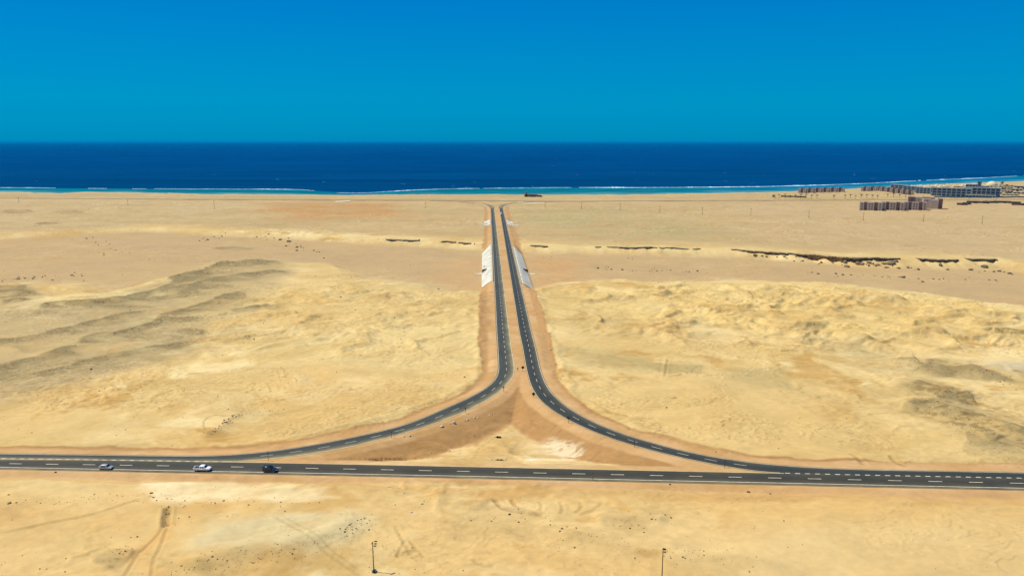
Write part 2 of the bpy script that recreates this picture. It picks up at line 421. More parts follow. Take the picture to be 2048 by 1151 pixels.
def cliff_h(x):                                # height of the bare rock face along the far rim
    h = np.zeros_like(x)
    for xs, hs in CLIFFS_C:
        v = np.interp(x, xs, hs, left=0, right=0)
        h = np.maximum(h, v * np.clip(.95 + .75 * fbm(x / 5.5, x * 0 + 7, 5, 177, .6), .45, 1.8))
    return h


RIDGES_C = [(resample(GP(p), 3.0, 1), h * (.38 if p[0][0] < 600 and p[0][1] < 1000 else .66), wf, wb, g) for p, h, wf, wb, g in RIDGES]
TRACKS_C = [(resample(GP(p), 2.0), hw, dk, dp) for p, hw, dk, dp in TRACKS]
POLYS_C = [(GP(p), c_, k, sf, nz) for p, c_, k, sf, nz in POLYS]


def wadi_far_y(x):
    return np.interp(x, WADI_FAR[:, 0], WADI_FAR[:, 1]) + 2.6 * fbm(x / 16, x * 0, 4, 41)


def near_polyline(X, Y, pts, reach):
    """distance, signed side (+ towards -Y for a crest running +X) and arc fraction of the points within reach"""
    n = X.size
    best = np.full(n, 1e9)
    side = np.zeros(n)
    frac = np.zeros(n)
    seg = pts[1:] - pts[:-1]
    L = np.hypot(seg[:, 0], seg[:, 1])
    cum = np.r_[0, np.cumsum(L)]
    for i in range(len(seg)):
        x0, y0 = pts[i]
        x1, y1 = pts[i + 1]
        idx = np.nonzero((X > min(x0, x1) - reach) & (X < max(x0, x1) + reach) & (Y > min(y0, y1) - reach) & (Y < max(y0, y1) + reach))[0]
        if idx.size == 0:
            continue
        px = X[idx] - x0
        py = Y[idx] - y0
        t = np.clip((px * seg[i, 0] + py * seg[i, 1]) / max(L[i]**2, 1e-9), 0, 1)
        dx = px - t * seg[i, 0]
        dy = py - t * seg[i, 1]
        d = np.hypot(dx, dy)
        m = d < best[idx]
        j = idx[m]
        best[j] = d[m]
        cr_ = seg[i, 0] * py[m] - seg[i, 1] * px[m]
        side[j] = np.where(cr_ < 0, 1.0, -1.0)
        frac[j] = (cum[i] + t[m] * L[i]) / cum[-1]
    return best, side, frac


def poly_mask(X, Y, poly, soft):
    """soft inside mask of a polygon"""
    lo = poly.min(0) - soft
    hi = poly.max(0) + soft
    idx = np.nonzero((X > lo[0]) & (X < hi[0]) & (Y > lo[1]) & (Y < hi[1]))[0]
    out = np.zeros(idx.size)
    if idx.size == 0:
        return idx, out
    x = X[idx]
    y = Y[idx]
    inside = np.zeros(idx.size, bool)
    best = np.full(idx.size, 1e18)
    n = len(poly)
    for i in range(n):
        x0, y0 = poly[i]
        x1, y1 = poly[(i + 1) % n]
        c = (y0 > y) != (y1 > y)
        inside ^= c & (x < (x1 - x0) * (y - y0) / ((y1 - y0) if y1 != y0 else 1e-9) + x0)
        ex, ey = x1 - x0, y1 - y0
        t = np.clip(((x - x0) * ex + (y - y0) * ey) / max(ex * ex + ey * ey, 1e-9), 0, 1)
        best = np.minimum(best, (x - x0 - t * ex)**2 + (y - y0 - t * ey)**2)
    d = np.sqrt(best) * np.where(inside, 1, -1)
    return idx, sst(-soft, soft, d)


TRI = np.r_[LI[(LI[:, 1] < 312) & (LI[:, 0] > -80)], MU[(MU[:, 0] > -80) & (MU[:, 0] < 75)], RI[(RI[:, 1] < 308) & (RI[:, 0] < 75)][::-1]]
EDGE_LINES = [(LO[::2], 2.2), (LI[::2], 2.2), (LEFT_MID[::2], 2.2), (RI[::2], 2.2), (RO[::2], 2.2), (RIGHT_MID[::2], 2.2), (MEDIAN[::2], 2.2), (MU, 2.0), (ML, 2.0), (MAIN_MID, 2.0)]
FAR_LINES = [(CM[::2], 5.0), (FL, 5.0), (FR, 5.0)]
SLABS_Y = [(503, 665), (870, 935)]


def terrain(X, Y, want_col=True):
    shp = X.shape
    X = X.ravel().astype(float)
    Y = Y.ravel().astype(float)
    n = X.size
    wx = X + 9 * fbm(X / 45, Y / 45, 3, 11)
    wy = Y + 9 * fbm(X / 45, Y / 45, 3, 23)
    # natural ground
    big = fbm(X / 260, Y / 260, 3, 3)
    mid = fbm(wx / 70, wy / 30, 4, 5)
    z = -0.9 + 0.9 * big + 0.75 * mid
    hum = 1 - np.abs(fbm(wx / 34, wy / 22, 5, 8))
    hill = np.zeros(n)
    i, m = poly_mask(X, Y, GP([(1090, 578), (1350, 566), (1600, 566), (1800, 586), (2100, 620), (2100, 720), (1700, 700), (1500, 700), (1150, 660)]), 25)
    hill[i] = m
    i, m = poly_mask(X, Y, GP([(520, 590), (700, 560), (960, 595), (940, 700), (700, 720), (440, 700), (420, 660)]), 25)
    hill[i] = np.maximum(hill[i], m * .7)
    z += hill * 3.0 * np.clip(hum - .62, 0, 1) * 2.2
    fine = fbm(wx / 9, wy / 5.5, 5, 31, .6)
    patch = sst(-.1, .5, fbm(wx / 75 + 8, wy / 40, 3, 39))
    z += fine * (0.08 + .2 * patch + 0.22 * hill) + .35 * np.clip(fbm(wx / 24, wy / 17, 4, 33), -.2, 1)
    rdg = 1 - np.abs(fbm(wx / 17 + 3, wy / 12, 4, 37, .55))
    z += (.06 + .94 * patch) * np.clip(rdg - .7, 0, 1) * 1.7
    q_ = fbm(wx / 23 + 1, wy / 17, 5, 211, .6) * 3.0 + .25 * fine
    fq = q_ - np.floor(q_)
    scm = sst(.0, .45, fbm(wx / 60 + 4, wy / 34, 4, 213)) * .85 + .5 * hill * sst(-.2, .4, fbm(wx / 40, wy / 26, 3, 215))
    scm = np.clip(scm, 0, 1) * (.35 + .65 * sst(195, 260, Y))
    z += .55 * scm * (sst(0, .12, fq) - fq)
    # wadi
    yf = wadi_far_y(X)
    yn = np.interp(X, WADI_NEAR[:, 0], WADI_NEAR[:, 1]) + 9 * fbm(X / 40, X * 0 + 5, 3, 43) + 9 * fbm(X / 26, Y / 26, 4, 44)
    depth = np.interp(X, [-480, -330, -200, -60, 0, 500], [2.5, 3.0, 4.0, 5.0, 5.2, 6.6])
    fast = np.clip(cliff_h(X) / depth, .06, .85)
    floor_w = sst(-1, 26, yf - Y) * (1 - fast) + sst(-2.6, 2.6, yf - Y) * fast
    wadi = floor_w * sst(0, 40, Y - yn)
    calm = sst(0, 52, Y - yn) * sst(6, 30, yf - Y)
    z = lerp(z, z * .15 - .2, calm)
    z = z - depth * wadi
    # dunes
    front = np.zeros(n)
    qx = X + (wx - X) * .30 + 2.6 * fbm(X / 13, Y / 13, 3, 191)
    qy = Y + (wy - Y) * .30 + 2.6 * fbm(X / 13, Y / 13, 3, 193)
    wsp = fbm(wx / 26, wy / 12, 4, 197)
    crest = np.zeros(n)
    for c, h, wf, wb, grey in RIDGES_C:
        d, s, f = near_polyline(qx, qy, c, 2.2 * wb + 12)
        j = np.nonzero(d < 2.2 * wb + 10)[0]
        if j.size == 0:
            continue
        dj = d[j]
        sj = s[j]
        end = sst(0, .12, f[j]) * sst(0, .16, 1 - f[j])
        v = .75 + .35 * vnoise(f[j] * len(c) * 3 / 14, f[j] * 0, int(h * 10 + wb))
        wfv = wf * (1.0 + .45 * wsp[j] + .45 * vnoise(f[j] * len(c) * 3 / 4.5, f[j] * 0, 7))
        pf = np.clip(1 - dj / wfv, 0, 1)
        pf = pf * .7 + pf**2 * .3
        pb = np.exp(-(dj / wb)**2 * 1.6)
        z[j] += h * end * v * np.where(sj > 0, pf, pb)
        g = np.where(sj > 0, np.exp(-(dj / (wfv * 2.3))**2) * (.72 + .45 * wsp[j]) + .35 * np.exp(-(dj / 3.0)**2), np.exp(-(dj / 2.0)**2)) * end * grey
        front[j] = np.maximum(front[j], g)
    # tracks
    trk = np.zeros(n)
    for c, hw, dark, dep in TRACKS_C:
        d, s, f = near_polyline(X, Y, c, hw * 2 + 2)
        j = np.nonzero(d < hw * 2 + 1.5)[0]
        if j.size == 0:
            continue
        e = np.exp(-(d[j] / hw)**2) * sst(0, .08, f[j]) * sst(0, .08, 1 - f[j])
        z[j] += -dep * e + dep * .5 * np.exp(-((d[j] - 1.5 * hw) / (hw * .6))**2) * sst(0, .1, f[j]) * sst(0, .1, 1 - f[j])
        trk[j] += dark * e * (.6 + .6 * vnoise(X[j] * .8, Y[j] * .8, 3))
    # dug triangle between the ramps
    tri = np.zeros(n)
    i, m = poly_mask(X, Y, TRI, 1.5)
    tri[i] = m
    dr = np.full(n, 1e9)
    dm = np.full(n, 1e9)
    for k_, (pts, d0) in enumerate(EDGE_LINES):
        d, _, _ = near_polyline(X, Y, pts, 34)
        if k_ < 7:
            dr = np.minimum(dr, d - d0)
        else:
            dm = np.minimum(dm, d - d0)
    dramp = dr
    dr = np.minimum(dr, dm)
    for pts, d0 in FAR_LINES:
        d, _, _ = near_polyline(X, Y, pts, 34)
        dr = np.minimum(dr, d - d0)
    ztri = -4.2 + .5 * fine + .7 * mid + 1.6 * sst(232, 214, Y) + 2.2 * sst(255, 295, Y)
    z = lerp(z, ztri, tri)
    # berms pushed up along the outer sides
    berm = np.exp(-((dr - 7.5 - 1.5 * fbm(X / 12, Y / 12, 2, 77)) / 1.8)**2) * (1 - tri) * (Y < 480)
    z += berm * .55
    wid = np.where(tri > .5, np.where(dm < dramp, 9.0, 12.0), np.maximum(3.0, 1.25 * np.abs(z + .06) + 1.5))
    w = np.clip(dr / wid, 0, 1)
    w = np.where(tri > .5, w, w * .7 + sst(0, 1, w) * .3)
    z = lerp(-0.06 + 0 * z, z, w)
    # coast
    yc = np.interp(X, COAST[:, 0], COAST[:, 1]) + 6 * fbm(X / 30, X * 0, 3, 51)
    dc = yc - Y
    z = np.where(dc > 0, np.minimum(np.maximum(z, SEA_Z + .9 * sst(0, 70, dc) - 12 * sst(150, 350, dc)), SEA_Z + 0.06 * dc + 1.2 * sst(15, 40, dc) * (1 + .6 * fbm(X / 60, Y / 25, 3, 52))), SEA_Z + .03 * np.maximum(dc, -100) - .02)
    if not want_col:
        return z.reshape(shp)

    # ---------------------------------------------------------- what the ground is made of
    c = np.empty((n, 3))
    str1 = fbm(wx / 60, wy / 34, 4, 61)
    str2 = fbm(wx / 14, wy / 9, 4, 67)
    rm = np.clip(sst(-.1, .5, fbm(wx / 85 + 2, wy / 46, 3, 62)) + .7 * hill, .10, 1)
    str3 = rm * fbm(wx / 10, wy / 10, 5, 63, .65)
    t = np.clip(.5 + .45 * str1 + .38 * str3, 0, 1)[:, None]
    c[:] = lerp(alb(211, 178, 108), alb(233, 207, 142), t)
    t = np.clip(fbm(wx / 90 + 4, wy / 50, 4, 71) * 1.2 - .15, 0, 1)[:, None]
    c = lerp(c, alb(224, 182, 108), t * .6)
    t = np.clip(fbm(wx / 50 + 9, wy / 22, 4, 73) * 1.3 - .35, 0, 1)[:, None]
    c = lerp(c, alb(198, 172, 112), t * .55)
    t = sst(.12, .6, fbm(wx / 34 + 3, wy / 24, 5, 75, .6))[:, None]
    c = lerp(c, alb(240, 217, 154), t * (.3 + .6 * rm)[:, None])
    t = sst(.25, .75, fbm(wx / 18 + 7, wy / 16, 5, 77, .62))[:, None]
    c = lerp(c, alb(198, 156, 84), t * (.1 + .7 * rm)[:, None])
    # flat tan floor of the wadi and the plain behind it
    c = lerp(c, alb(194, 165, 116), (calm * (.86 + .14 * str1))[:, None])
    far = sst(0, 60, Y - yf)
    c = lerp(c, lerp(alb(196, 169, 118), alb(185, 160, 110), np.clip(.5 + .8 * fbm(wx / 160, wy / 40, 4, 79), 0, 1)[:, None]), (far * .8)[:, None])
    near = sst(206, 190, Y + 3 * str1) * .36
    c = lerp(c, alb(226, 186, 118), (near * np.clip(.8 + .6 * str1, 0, 1))[:, None])
    for P, colr, k, soft, nz in POLYS_C:
        warp = soft * .8 + 2
        i, m = poly_mask(X + warp * fbm(X / (warp * 4), Y / (warp * 2.4), 3, 83), Y + warp * .7 * fbm(X / (warp * 4), Y / (warp * 2.4), 3, 89), P, soft)
        m = m * k * np.clip(1 - nz * .6 + nz * 1.1 * (str1[i] * .6 + str2[i] * .5), 0, 1)
        c[i] = lerp(c[i], alb(*colr), m[:, None])
    # dark gravel lag on the dune slopes
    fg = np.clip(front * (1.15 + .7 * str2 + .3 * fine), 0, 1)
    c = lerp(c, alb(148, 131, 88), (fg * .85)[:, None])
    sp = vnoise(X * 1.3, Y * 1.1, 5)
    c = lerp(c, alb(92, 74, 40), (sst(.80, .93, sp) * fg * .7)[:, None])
    i, m = poly_mask(X, Y, GP([(1820, 770), (1880, 764), (1980, 800), (2080, 850), (2080, 890), (1980, 880), (1890, 850), (1825, 825)]), 6)
    sp2 = sst(.08, .5, fbm(X[i] / 4.5, Y[i] / 4, 5, 221, .65)) * m
    c[i] = lerp(c[i], alb(120, 94, 50), (sp2 * .5)[:, None])
    # warm crusts on hummocks
    hm = np.clip((hum - .78) * 4, 0, 1) * hill + .6 * np.clip((rdg - .84) * 6, 0, 1) * (.2 + .8 * patch)
    c = lerp(c, alb(212, 172, 98), (hm * .55)[:, None])
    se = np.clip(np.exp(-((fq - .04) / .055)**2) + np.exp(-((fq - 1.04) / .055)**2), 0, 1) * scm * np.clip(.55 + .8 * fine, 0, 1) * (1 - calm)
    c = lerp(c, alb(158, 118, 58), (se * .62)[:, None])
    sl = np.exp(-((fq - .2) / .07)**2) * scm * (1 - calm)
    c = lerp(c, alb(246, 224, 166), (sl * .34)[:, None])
    # made ground along the roads
    edge = .9 * fbm(X / 9, Y / 9, 3, 97) + .5 * fbm(X / 30, Y / 30, 2, 98)
    lim = 4.6 + 2.6 * sst(300, 360, Y) - 1.2 * (dm < dramp)
    so = sst(lim + .9, lim - .9, dr + edge) * (Y < 1150) * (1 - sst(1020, 1120, Y) * .6)
    so = np.where(tri > .5, np.maximum(sst(14.5, 12.5, dramp + 1.3 * str2 + edge), sst(4, 2, dm + edge) * .6), so)
    ctr = tri * sst(12, 15, dramp)
    c = lerp(c, lerp(alb(216, 180, 112), alb(236, 208, 146), np.clip(.5 + .9 * str2, 0, 1)[:, None]), (ctr * .75)[:, None])
    soil = lerp(alb(203, 158, 98), alb(212, 172, 118), np.clip(.5 + .6 * str2, 0, 1)[:, None])
    c = lerp(c, soil, (so * .92)[:, None])
    slope = sst(1.8, 3.6, dr + .5 * edge) * sst(lim + 1, lim - .6, dr + edge) * (1 - tri) * .55 * (Y > 215) + tri * sst(2.2, 3.6, dramp + .5 * edge) * sst(13.6, 11.6, dramp + 1.0 * str2 + edge) * sst(1, 4, dm) * .95
    slope += np.exp(-((dr + edge - lim) / .7)**2) * (1 - tri) * .55 * (Y < 470) * (dm > dramp)
    c = lerp(c, alb(178, 135, 80), (np.clip(slope * (.8 + .35 * str2), 0, 1))[:, None])
    spur = tri * sst(248, 290, Y + 5 * str2)
    c = lerp(c, alb(206, 160, 102), (spur * .55 * (1 - np.clip(slope, 0, 1)))[:, None])
    # gypsum dug up in the triangle
    i, m = poly_mask(X + 4 * fbm(X / 12, Y / 6, 3, 101), Y + 2 * fbm(X / 12, Y / 6, 3, 103), GP(GYPSUM, -3.6), 3)
    g = sst(.0, .55, fbm(wx[i] / 6, wy[i] / 4, 5, 107, .7) + m * .35 - .12) * m
    c[i] = lerp(c[i], alb(246, 228, 182), (g * .8)[:, None])
    i, m = poly_mask(X + 4 * fbm(X / 12, Y / 6, 3, 101), Y + 2 * fbm(X / 12, Y / 6, 3, 103), GP([(745, 912), (800, 900), (880, 870), (960, 850), (1000, 840), (960, 880), (940, 922), (820, 928), (740, 922)], -3), 3)
    g = sst(.1, .6, fbm(wx[i] / 7, wy[i] / 3.0, 4, 109) + m * .5 - .25) * m
    c[i] = lerp(c[i], alb(236, 206, 140), (g * .7 * (1 - np.clip(slope[i] * 1.3, 0, 1)))[:, None])
    c = c * (1 - np.clip(trk, -.3, .6))[:, None]
    # beach
    c = lerp(c, alb(216, 198, 150), (sst(55, 10, dc) * .8)[:, None])
    c = lerp(c, alb(150, 140, 105), (sst(8, 0, dc) * .7)[:, None])
    # grain
    c *= (1 + .05 * (.4 + rm) * fbm(X / 2.2, Y / 1.6, 3, 113) + (.035 * str2 + .05 * str3) * (1 - .5 * calm))[:, None]
    return z.reshape(shp), np.clip(c, 0.01, .9).reshape(*shp, 3)


# ------------------------------------------------------------------ object helpers
def tag(o, label=None, cat=None, group=None, kind=None):
    if label:
        o['label'] = label
    if cat:
        o['category'] = cat
    if group:
        o['group'] = group
    if kind:
        o['kind'] = kind
    return o


def thing(name, label, cat, loc, rz=0.0, group=None):
    o = bpy.data.objects.new(name, None)
    o.empty_display_size = .5
    COL.objects.link(o)
    o.location = loc
    o.rotation_euler = (0, 0, rz)
    return tag(o, label, cat, group)


class MB:
    def __init__(self):
        self.v = []
        self.f = []

    def add(self, v, f):
        k = len(self.v)
        self.v += [tuple(p) for p in v]
        self.f += [tuple(i + k for i in q) for q in f]
        return self

    def box(self, c, s, rz=0.0, taper=1.0):
        x, y, z = (a / 2 for a in s)
        v = [(-x, -y, -z), (x, -y, -z), (x, y, -z), (-x, y, -z), (-x * taper, -y * taper, z), (x * taper, -y * taper, z), (x * taper, y * taper, z), (-x * taper, y * taper, z)]
        ca, sa = math.cos(rz), math.sin(rz)
        v = [(c[0] + a * ca - b * sa, c[1] + a * sa + b * ca, c[2] + d) for a, b, d in v]
        return self.add(v, [(0, 3, 2, 1), (4, 5, 6, 7), (0, 1, 5, 4), (1, 2, 6, 5), (2, 3, 7, 6), (3, 0, 4, 7)])

    def tube(self, p0, p1, r0, r1=None, n=8):
        r1 = r0 if r1 is None else r1
        a = Vector(p0)
        b = Vector(p1)
        q = (b - a).to_track_quat('Z', 'Y')
        v = []
        for p, r in ((a, r0), (b, r1)):
            for i in range(n):
                t = 2 * math.pi * i / n
                v.append(tuple(p + q @ Vector((r * math.cos(t), r * math.sin(t), 0))))
        f = [(i, (i + 1) % n, n + (i + 1) % n, n + i) for i in range(n)]
        return self.add(v, f + [tuple(range(n))[::-1], tuple(range(n, 2 * n))])

    def loft(self, rings, cap=True):
        n = len(rings[0])
        v = [p for r in rings for p in r]
        f = [(k * n + i, k * n + (i + 1) % n, (k + 1) * n + (i + 1) % n, (k + 1) * n + i) for k in range(len(rings) - 1) for i in range(n)]
        if cap:
            f += [tuple(range(n))[::-1], tuple(range((len(rings) - 1) * n, len(rings) * n))]
        return self.add(v, f)

    def prism(self, poly, z0, z1):
        n = len(poly)
        v = [(x, y, z0) for x, y in poly] + [(x, y, z1) for x, y in poly]
        f = [(i, (i + 1) % n, n + (i + 1) % n, n + i) for i in range(n)]
        return self.add(v, f + [tuple(range(n))[::-1], tuple(range(n, 2 * n))])

    def dome(self, c, r, h, n=16, m=6):
        rings = []
        for k in range(m + 1):
            t = k / m * math.pi / 2 * .985
            rings.append([(c[0] + r * math.cos(t) * math.cos(2 * math.pi * i / n), c[1] + r * math.cos(t) * math.sin(2 * math.pi * i / n), c[2] + h * math.sin(t)) for i in range(n)])
        return self.loft(rings)

    def quad(self, a, b, c, d):
        return self.add([a, b, c, d], [(0, 1, 2, 3)])

    def mesh(self, name, mat, smooth=False):
        me = bpy.data.meshes.new(name)
        me.from_pydata(self.v, [], self.f)
        me.materials.append(mat)
        if smooth:
            me.polygons.foreach_set('use_smooth', [True] * len(me.polygons))
        me.update()
        return me

    def build(self, name, mat, parent=None, smooth=False, loc=None):
        o = bpy.data.objects.new(name, self.mesh(name, mat, smooth))
        COL.objects.link(o)
        if parent:
            o.parent = parent
        if loc:
            o.location = loc
        return o


def copy_tree(o, parent=None):
    c = o.copy()
    COL.objects.link(c)
    if parent:
        c.parent = parent
    for ch in list(o.children):
        copy_tree(ch, c)
    return c


# ------------------------------------------------------------------ materials
def new_mat(name, rough=.8, spec=.3):
    m = bpy.data.materials.new(name)
    m.use_nodes = True
    b = m.node_tree.nodes['Principled BSDF']
    b.inputs['Roughness'].default_value = rough
    b.inputs['Specular IOR Level'].default_value = spec
    return m, m.node_tree, b


def node(t, kind, **kw):
    n = t.nodes.new(kind)
    for k, v in kw.items():
        setattr(n, k, v)
    return n


def mottled(name, col, var=.12, scale=1.0, rough=.8, spec=.3, metal=0.0, bump=0.0, detail=4):
    """plain colour broken up by two noises in object space"""
    m, t, b = new_mat(name, rough, spec)
    tc = node(t, 'ShaderNodeTexCoord')
    nz = node(t, 'ShaderNodeTexNoise')
    nz.inputs['Scale'].default_value = scale
    nz.inputs['Detail'].default_value = detail
    t.links.new(tc.outputs['Object'], nz.inputs['Vector'])
    rp = node(t, 'ShaderNodeValToRGB')
    col = np.asarray(col, float)
    rp.color_ramp.elements[0].position = .3
    rp.color_ramp.elements[1].position = .7
    rp.color_ramp.elements[0].color = (*np.clip(col * (1 - var), 0, 1), 1)
    rp.color_ramp.elements[1].color = (*np.clip(col * (1 + var), 0, 1), 1)
    t.links.new(nz.outputs['Fac'], rp.inputs[0])
    t.links.new(rp.outputs[0], b.inputs['Base Color'])
    b.inputs['Metallic'].default_value = metal
    if bump:
        bp = node(t, 'ShaderNodeBump')
        bp.inputs['Strength'].default_value = bump
        t.links.new(nz.outputs['Fac'], bp.inputs['Height'])
        t.links.new(bp.outputs[0], b.inputs['Normal'])
    return m


def mat_desert():
    m, t, b = new_mat('sand', .95, .1)
    at = node(t, 'ShaderNodeAttribute', attribute_name='ground')
    tc = node(t, 'ShaderNodeTexCoord')
    # fine grain, pebbles and wind streaks on top of the surveyed soil colour
    mp = node(t, 'ShaderNodeMapping')
    mp.inputs['Scale'].default_value = (.8, 1.0, 1)
    mp.inputs['Rotation'].default_value = (0, 0, .15)
    t.links.new(tc.outputs['Object'], mp.inputs[0])
    n1 = node(t, 'ShaderNodeTexNoise')
    n1.inputs['Scale'].default_value = .45
    n1.inputs['Detail'].default_value = 6
    n1.inputs['Roughness'].default_value = .62
    t.links.new(mp.outputs[0], n1.inputs['Vector'])
    n2 = node(t, 'ShaderNodeTexNoise')
    n2.inputs['Scale'].default_value = .06
    n2.inputs['Detail'].default_value = 8
    n2.inputs['Roughness'].default_value = .6
    n2.inputs['Distortion'].default_value = .6
    t.links.new(mp.outputs[0], n2.inputs['Vector'])
    mr1 = node(t, 'ShaderNodeMapRange')
    mr1.inputs[1].default_value, mr1.inputs[2].default_value, mr1.inputs[3].default_value, mr1.inputs[4].default_value = .3, .7, .94, 1.06
    t.links.new(n1.outputs['Fac'], mr1.inputs[0])
    mr2 = node(t, 'ShaderNodeMapRange')
    mr2.inputs[1].default_value, mr2.inputs[2].default_value, mr2.inputs[3].default_value, mr2.inputs[4].default_value = .3, .7, .95, 1.045
    t.links.new(n2.outputs['Fac'], mr2.inputs[0])
    mu = node(t, 'ShaderNodeMath', operation='MULTIPLY')
    t.links.new(mr1.outputs[0], mu.inputs[0])
    t.links.new(mr2.outputs[0], mu.inputs[1])
    mx = node(t, 'ShaderNodeMix', data_type='RGBA', blend_type='MULTIPLY')
    mx.inputs[0].default_value = 1
    t.links.new(at.outputs['Color'], mx.inputs[6])
    t.links.new(mu.outputs[0], mx.inputs[7])
    t.links.new(mx.outputs[2], b.inputs['Base Color'])
    bp = node(t, 'ShaderNodeBump')
    bp.inputs['Strength'].default_value = .35
    bp.inputs['Distance'].default_value = .35
    t.links.new(n1.outputs['Fac'], bp.inputs['Height'])
    t.links.new(bp.outputs[0], b.inputs['Normal'])
    return m


def mat_asphalt(name, base, dust, edge_lo, edge_hi, cover):
    """u runs along the road in metres, v across it (0..1); blown sand lies along the edges"""
    m, t, b = new_mat(name, .75, .35)
    uv = node(t, 'ShaderNodeUVMap', uv_map='road')
    sp = node(t, 'ShaderNodeSeparateXYZ')
    t.links.new(uv.outputs[0], sp.inputs[0])
    tc = node(t, 'ShaderNodeTexCoord')
    n1 = node(t, 'ShaderNodeTexNoise')
    n1.inputs['Scale'].default_value = .09
    n1.inputs['Detail'].default_value = 8
    n1.inputs['Roughness'].default_value = .65
    t.links.new(tc.outputs['Object'], n1.inputs['Vector'])
    n2 = node(t, 'ShaderNodeTexNoise')
    n2.inputs['Scale'].default_value = 1.3
    n2.inputs['Detail'].default_value = 5
    t.links.new(tc.outputs['Object'], n2.inputs['Vector'])
    rp = node(t, 'ShaderNodeValToRGB')                      # dust across the road
    els = [(0.0, edge_lo), (.10, edge_lo * .55), (.25, edge_lo * .22 + cover * .3), (.5, cover), (.75, edge_hi * .22 + cover * .3), (.90, edge_hi * .55), (1.0, edge_hi)]
    while len(rp.color_ramp.elements) < len(els):
        rp.color_ramp.elements.new(.5)
    for e, (p, k) in zip(rp.color_ramp.elements, els):
        e.position = p
        e.color = (k, k, k, 1)
    t.links.new(sp.outputs['Y'], rp.inputs[0])
    mr = node(t, 'ShaderNodeMapRange')
    mr.inputs[1].default_value, mr.inputs[2].default_value, mr.inputs[3].default_value, mr.inputs[4].default_value = .3, .7, .35, 1.5
    t.links.new(n1.outputs['Fac'], mr.inputs[0])
    mu = node(t, 'ShaderNodeMath', operation='MULTIPLY', use_clamp=True)
    t.links.new(rp.outputs[0], mu.inputs[0])
    t.links.new(mr.outputs[0], mu.inputs[1])
    rp2 = node(t, 'ShaderNodeValToRGB')
    base = np.asarray(base)
    rp2.color_ramp.elements[0].position = .3
    rp2.color_ramp.elements[1].position = .7
    rp2.color_ramp.elements[0].color = (*(base * .66), 1)
    rp2.color_ramp.elements[1].color = (*(base * 1.5), 1)
    mpu = node(t, 'ShaderNodeMapping')                       # wheel tracks and seams run with the lanes
    mpu.inputs['Scale'].default_value = (.035, 9.0, 1)
    t.links.new(uv.outputs[0], mpu.inputs[0])
    n3 = node(t, 'ShaderNodeTexNoise')
    n3.inputs['Scale'].default_value = 1.0
    n3.inputs['Detail'].default_value = 5
    t.links.new(mpu.outputs[0], n3.inputs['Vector'])
    av = node(t, 'ShaderNodeMix', data_type='FLOAT')
    av.inputs[0].default_value = .7
    t.links.new(n2.outputs['Fac'], av.inputs[2])
    t.links.new(n3.outputs['Fac'], av.inputs[3])
    t.links.new(av.outputs[0], rp2.inputs[0])
    mx = node(t, 'ShaderNodeMix', data_type='RGBA')
    t.links.new(mu.outputs[0], mx.inputs[0])
    t.links.new(rp2.outputs[0], mx.inputs[6])
    mx.inputs[7].default_value = (*dust, 1)
    t.links.new(mx.outputs[2], b.inputs['Base Color'])
    return m


def mat_sea():
    m, t, b = new_mat('sea_water', .35, .12)
    b.inputs['IOR'].default_value = 1.33
    b.inputs['Specular IOR Level'].default_value = 0.0
    at = node(t, 'ShaderNodeAttribute', attribute_name='water')
    tc = node(t, 'ShaderNodeTexCoord')
    mp = node(t, 'ShaderNodeMapping')
    mp.inputs['Scale'].default_value = (.0022, .008, 1)
    t.links.new(tc.outputs['Object'], mp.inputs[0])
    n1 = node(t, 'ShaderNodeTexNoise')
    n1.inputs['Scale'].default_value = 1.0
    n1.inputs['Detail'].default_value = 7
    n1.inputs['Roughness'].default_value = .65
    t.links.new(mp.outputs[0], n1.inputs['Vector'])
    mr = node(t, 'ShaderNodeMapRange')
    mr.inputs[1].default_value, mr.inputs[2].default_value, mr.inputs[3].default_value, mr.inputs[4].default_value = .3, .7, .84, 1.16
    t.links.new(n1.outputs['Fac'], mr.inputs[0])
    mx = node(t, 'ShaderNodeMix', data_type='RGBA', blend_type='MULTIPLY')
    mx.inputs[0].default_value = 1
    t.links.new(at.outputs['Color'], mx.inputs[6])
    t.links.new(mr.outputs[0], mx.inputs[7])
    t.links.new(mx.outputs[2], b.inputs['Base Color'])
    n2 = node(t, 'ShaderNodeTexNoise')
    n2.inputs['Scale'].default_value = .08
    n2.inputs['Detail'].default_value = 4
    t.links.new(tc.outputs['Object'], n2.inputs['Vector'])
    bp = node(t, 'ShaderNodeBump')
    bp.inputs['Strength'].default_value = .25
    bp.inputs['Distance'].default_value = .5
    t.links.new(n2.outputs['Fac'], bp.inputs['Height'])
    t.links.new(bp.outputs[0], b.inputs['Normal'])
    return m


M = {}
M['sand'] = mat_desert()
M['sea'] = mat_sea()
DUST = alb(204, 186, 128)
M['road_left'] = mat_asphalt('dusty_asphalt', (.030, .035, .028), DUST, .12, .9, .035)
M['road_right'] = mat_asphalt('dark_asphalt', (.023, .027, .022), DUST, .35, .10, .015)
M['road_main'] = mat_asphalt('highway_asphalt', (.027, .025, .016), DUST, .14, .42, .03)
M['road_coast'] = mat_asphalt('worn_asphalt', (.10, .09, .06), DUST, .5, .5, .3)
M['paint'] = mottled('road_paint', alb(230, 221, 190), .2, .6, .7)
M['paint_dusty'] = mottled('dusty_road_paint', alb(222, 204, 152), .18, .3, .8)
M['foam'] = mottled('sea_foam', (.56, .70, .76), .15, .05, .9)
M['concrete'] = mottled('pale_concrete', alb(218, 216, 194), .2, .12, .9)
M['concrete_dirty'] = mottled('stained_concrete', alb(196, 190, 160), .12, .4, .9)
M['wall_shade'] = mottled('painted_wall_shade', (.03, .022, .012), .2, 1, .95)  # near-black colour standing for the shade on the far culvert wall
M['rock_dark'] = mottled('dark_rock', (.15, .11, .06), .45, 1.1, .95, .1, bump=.5)
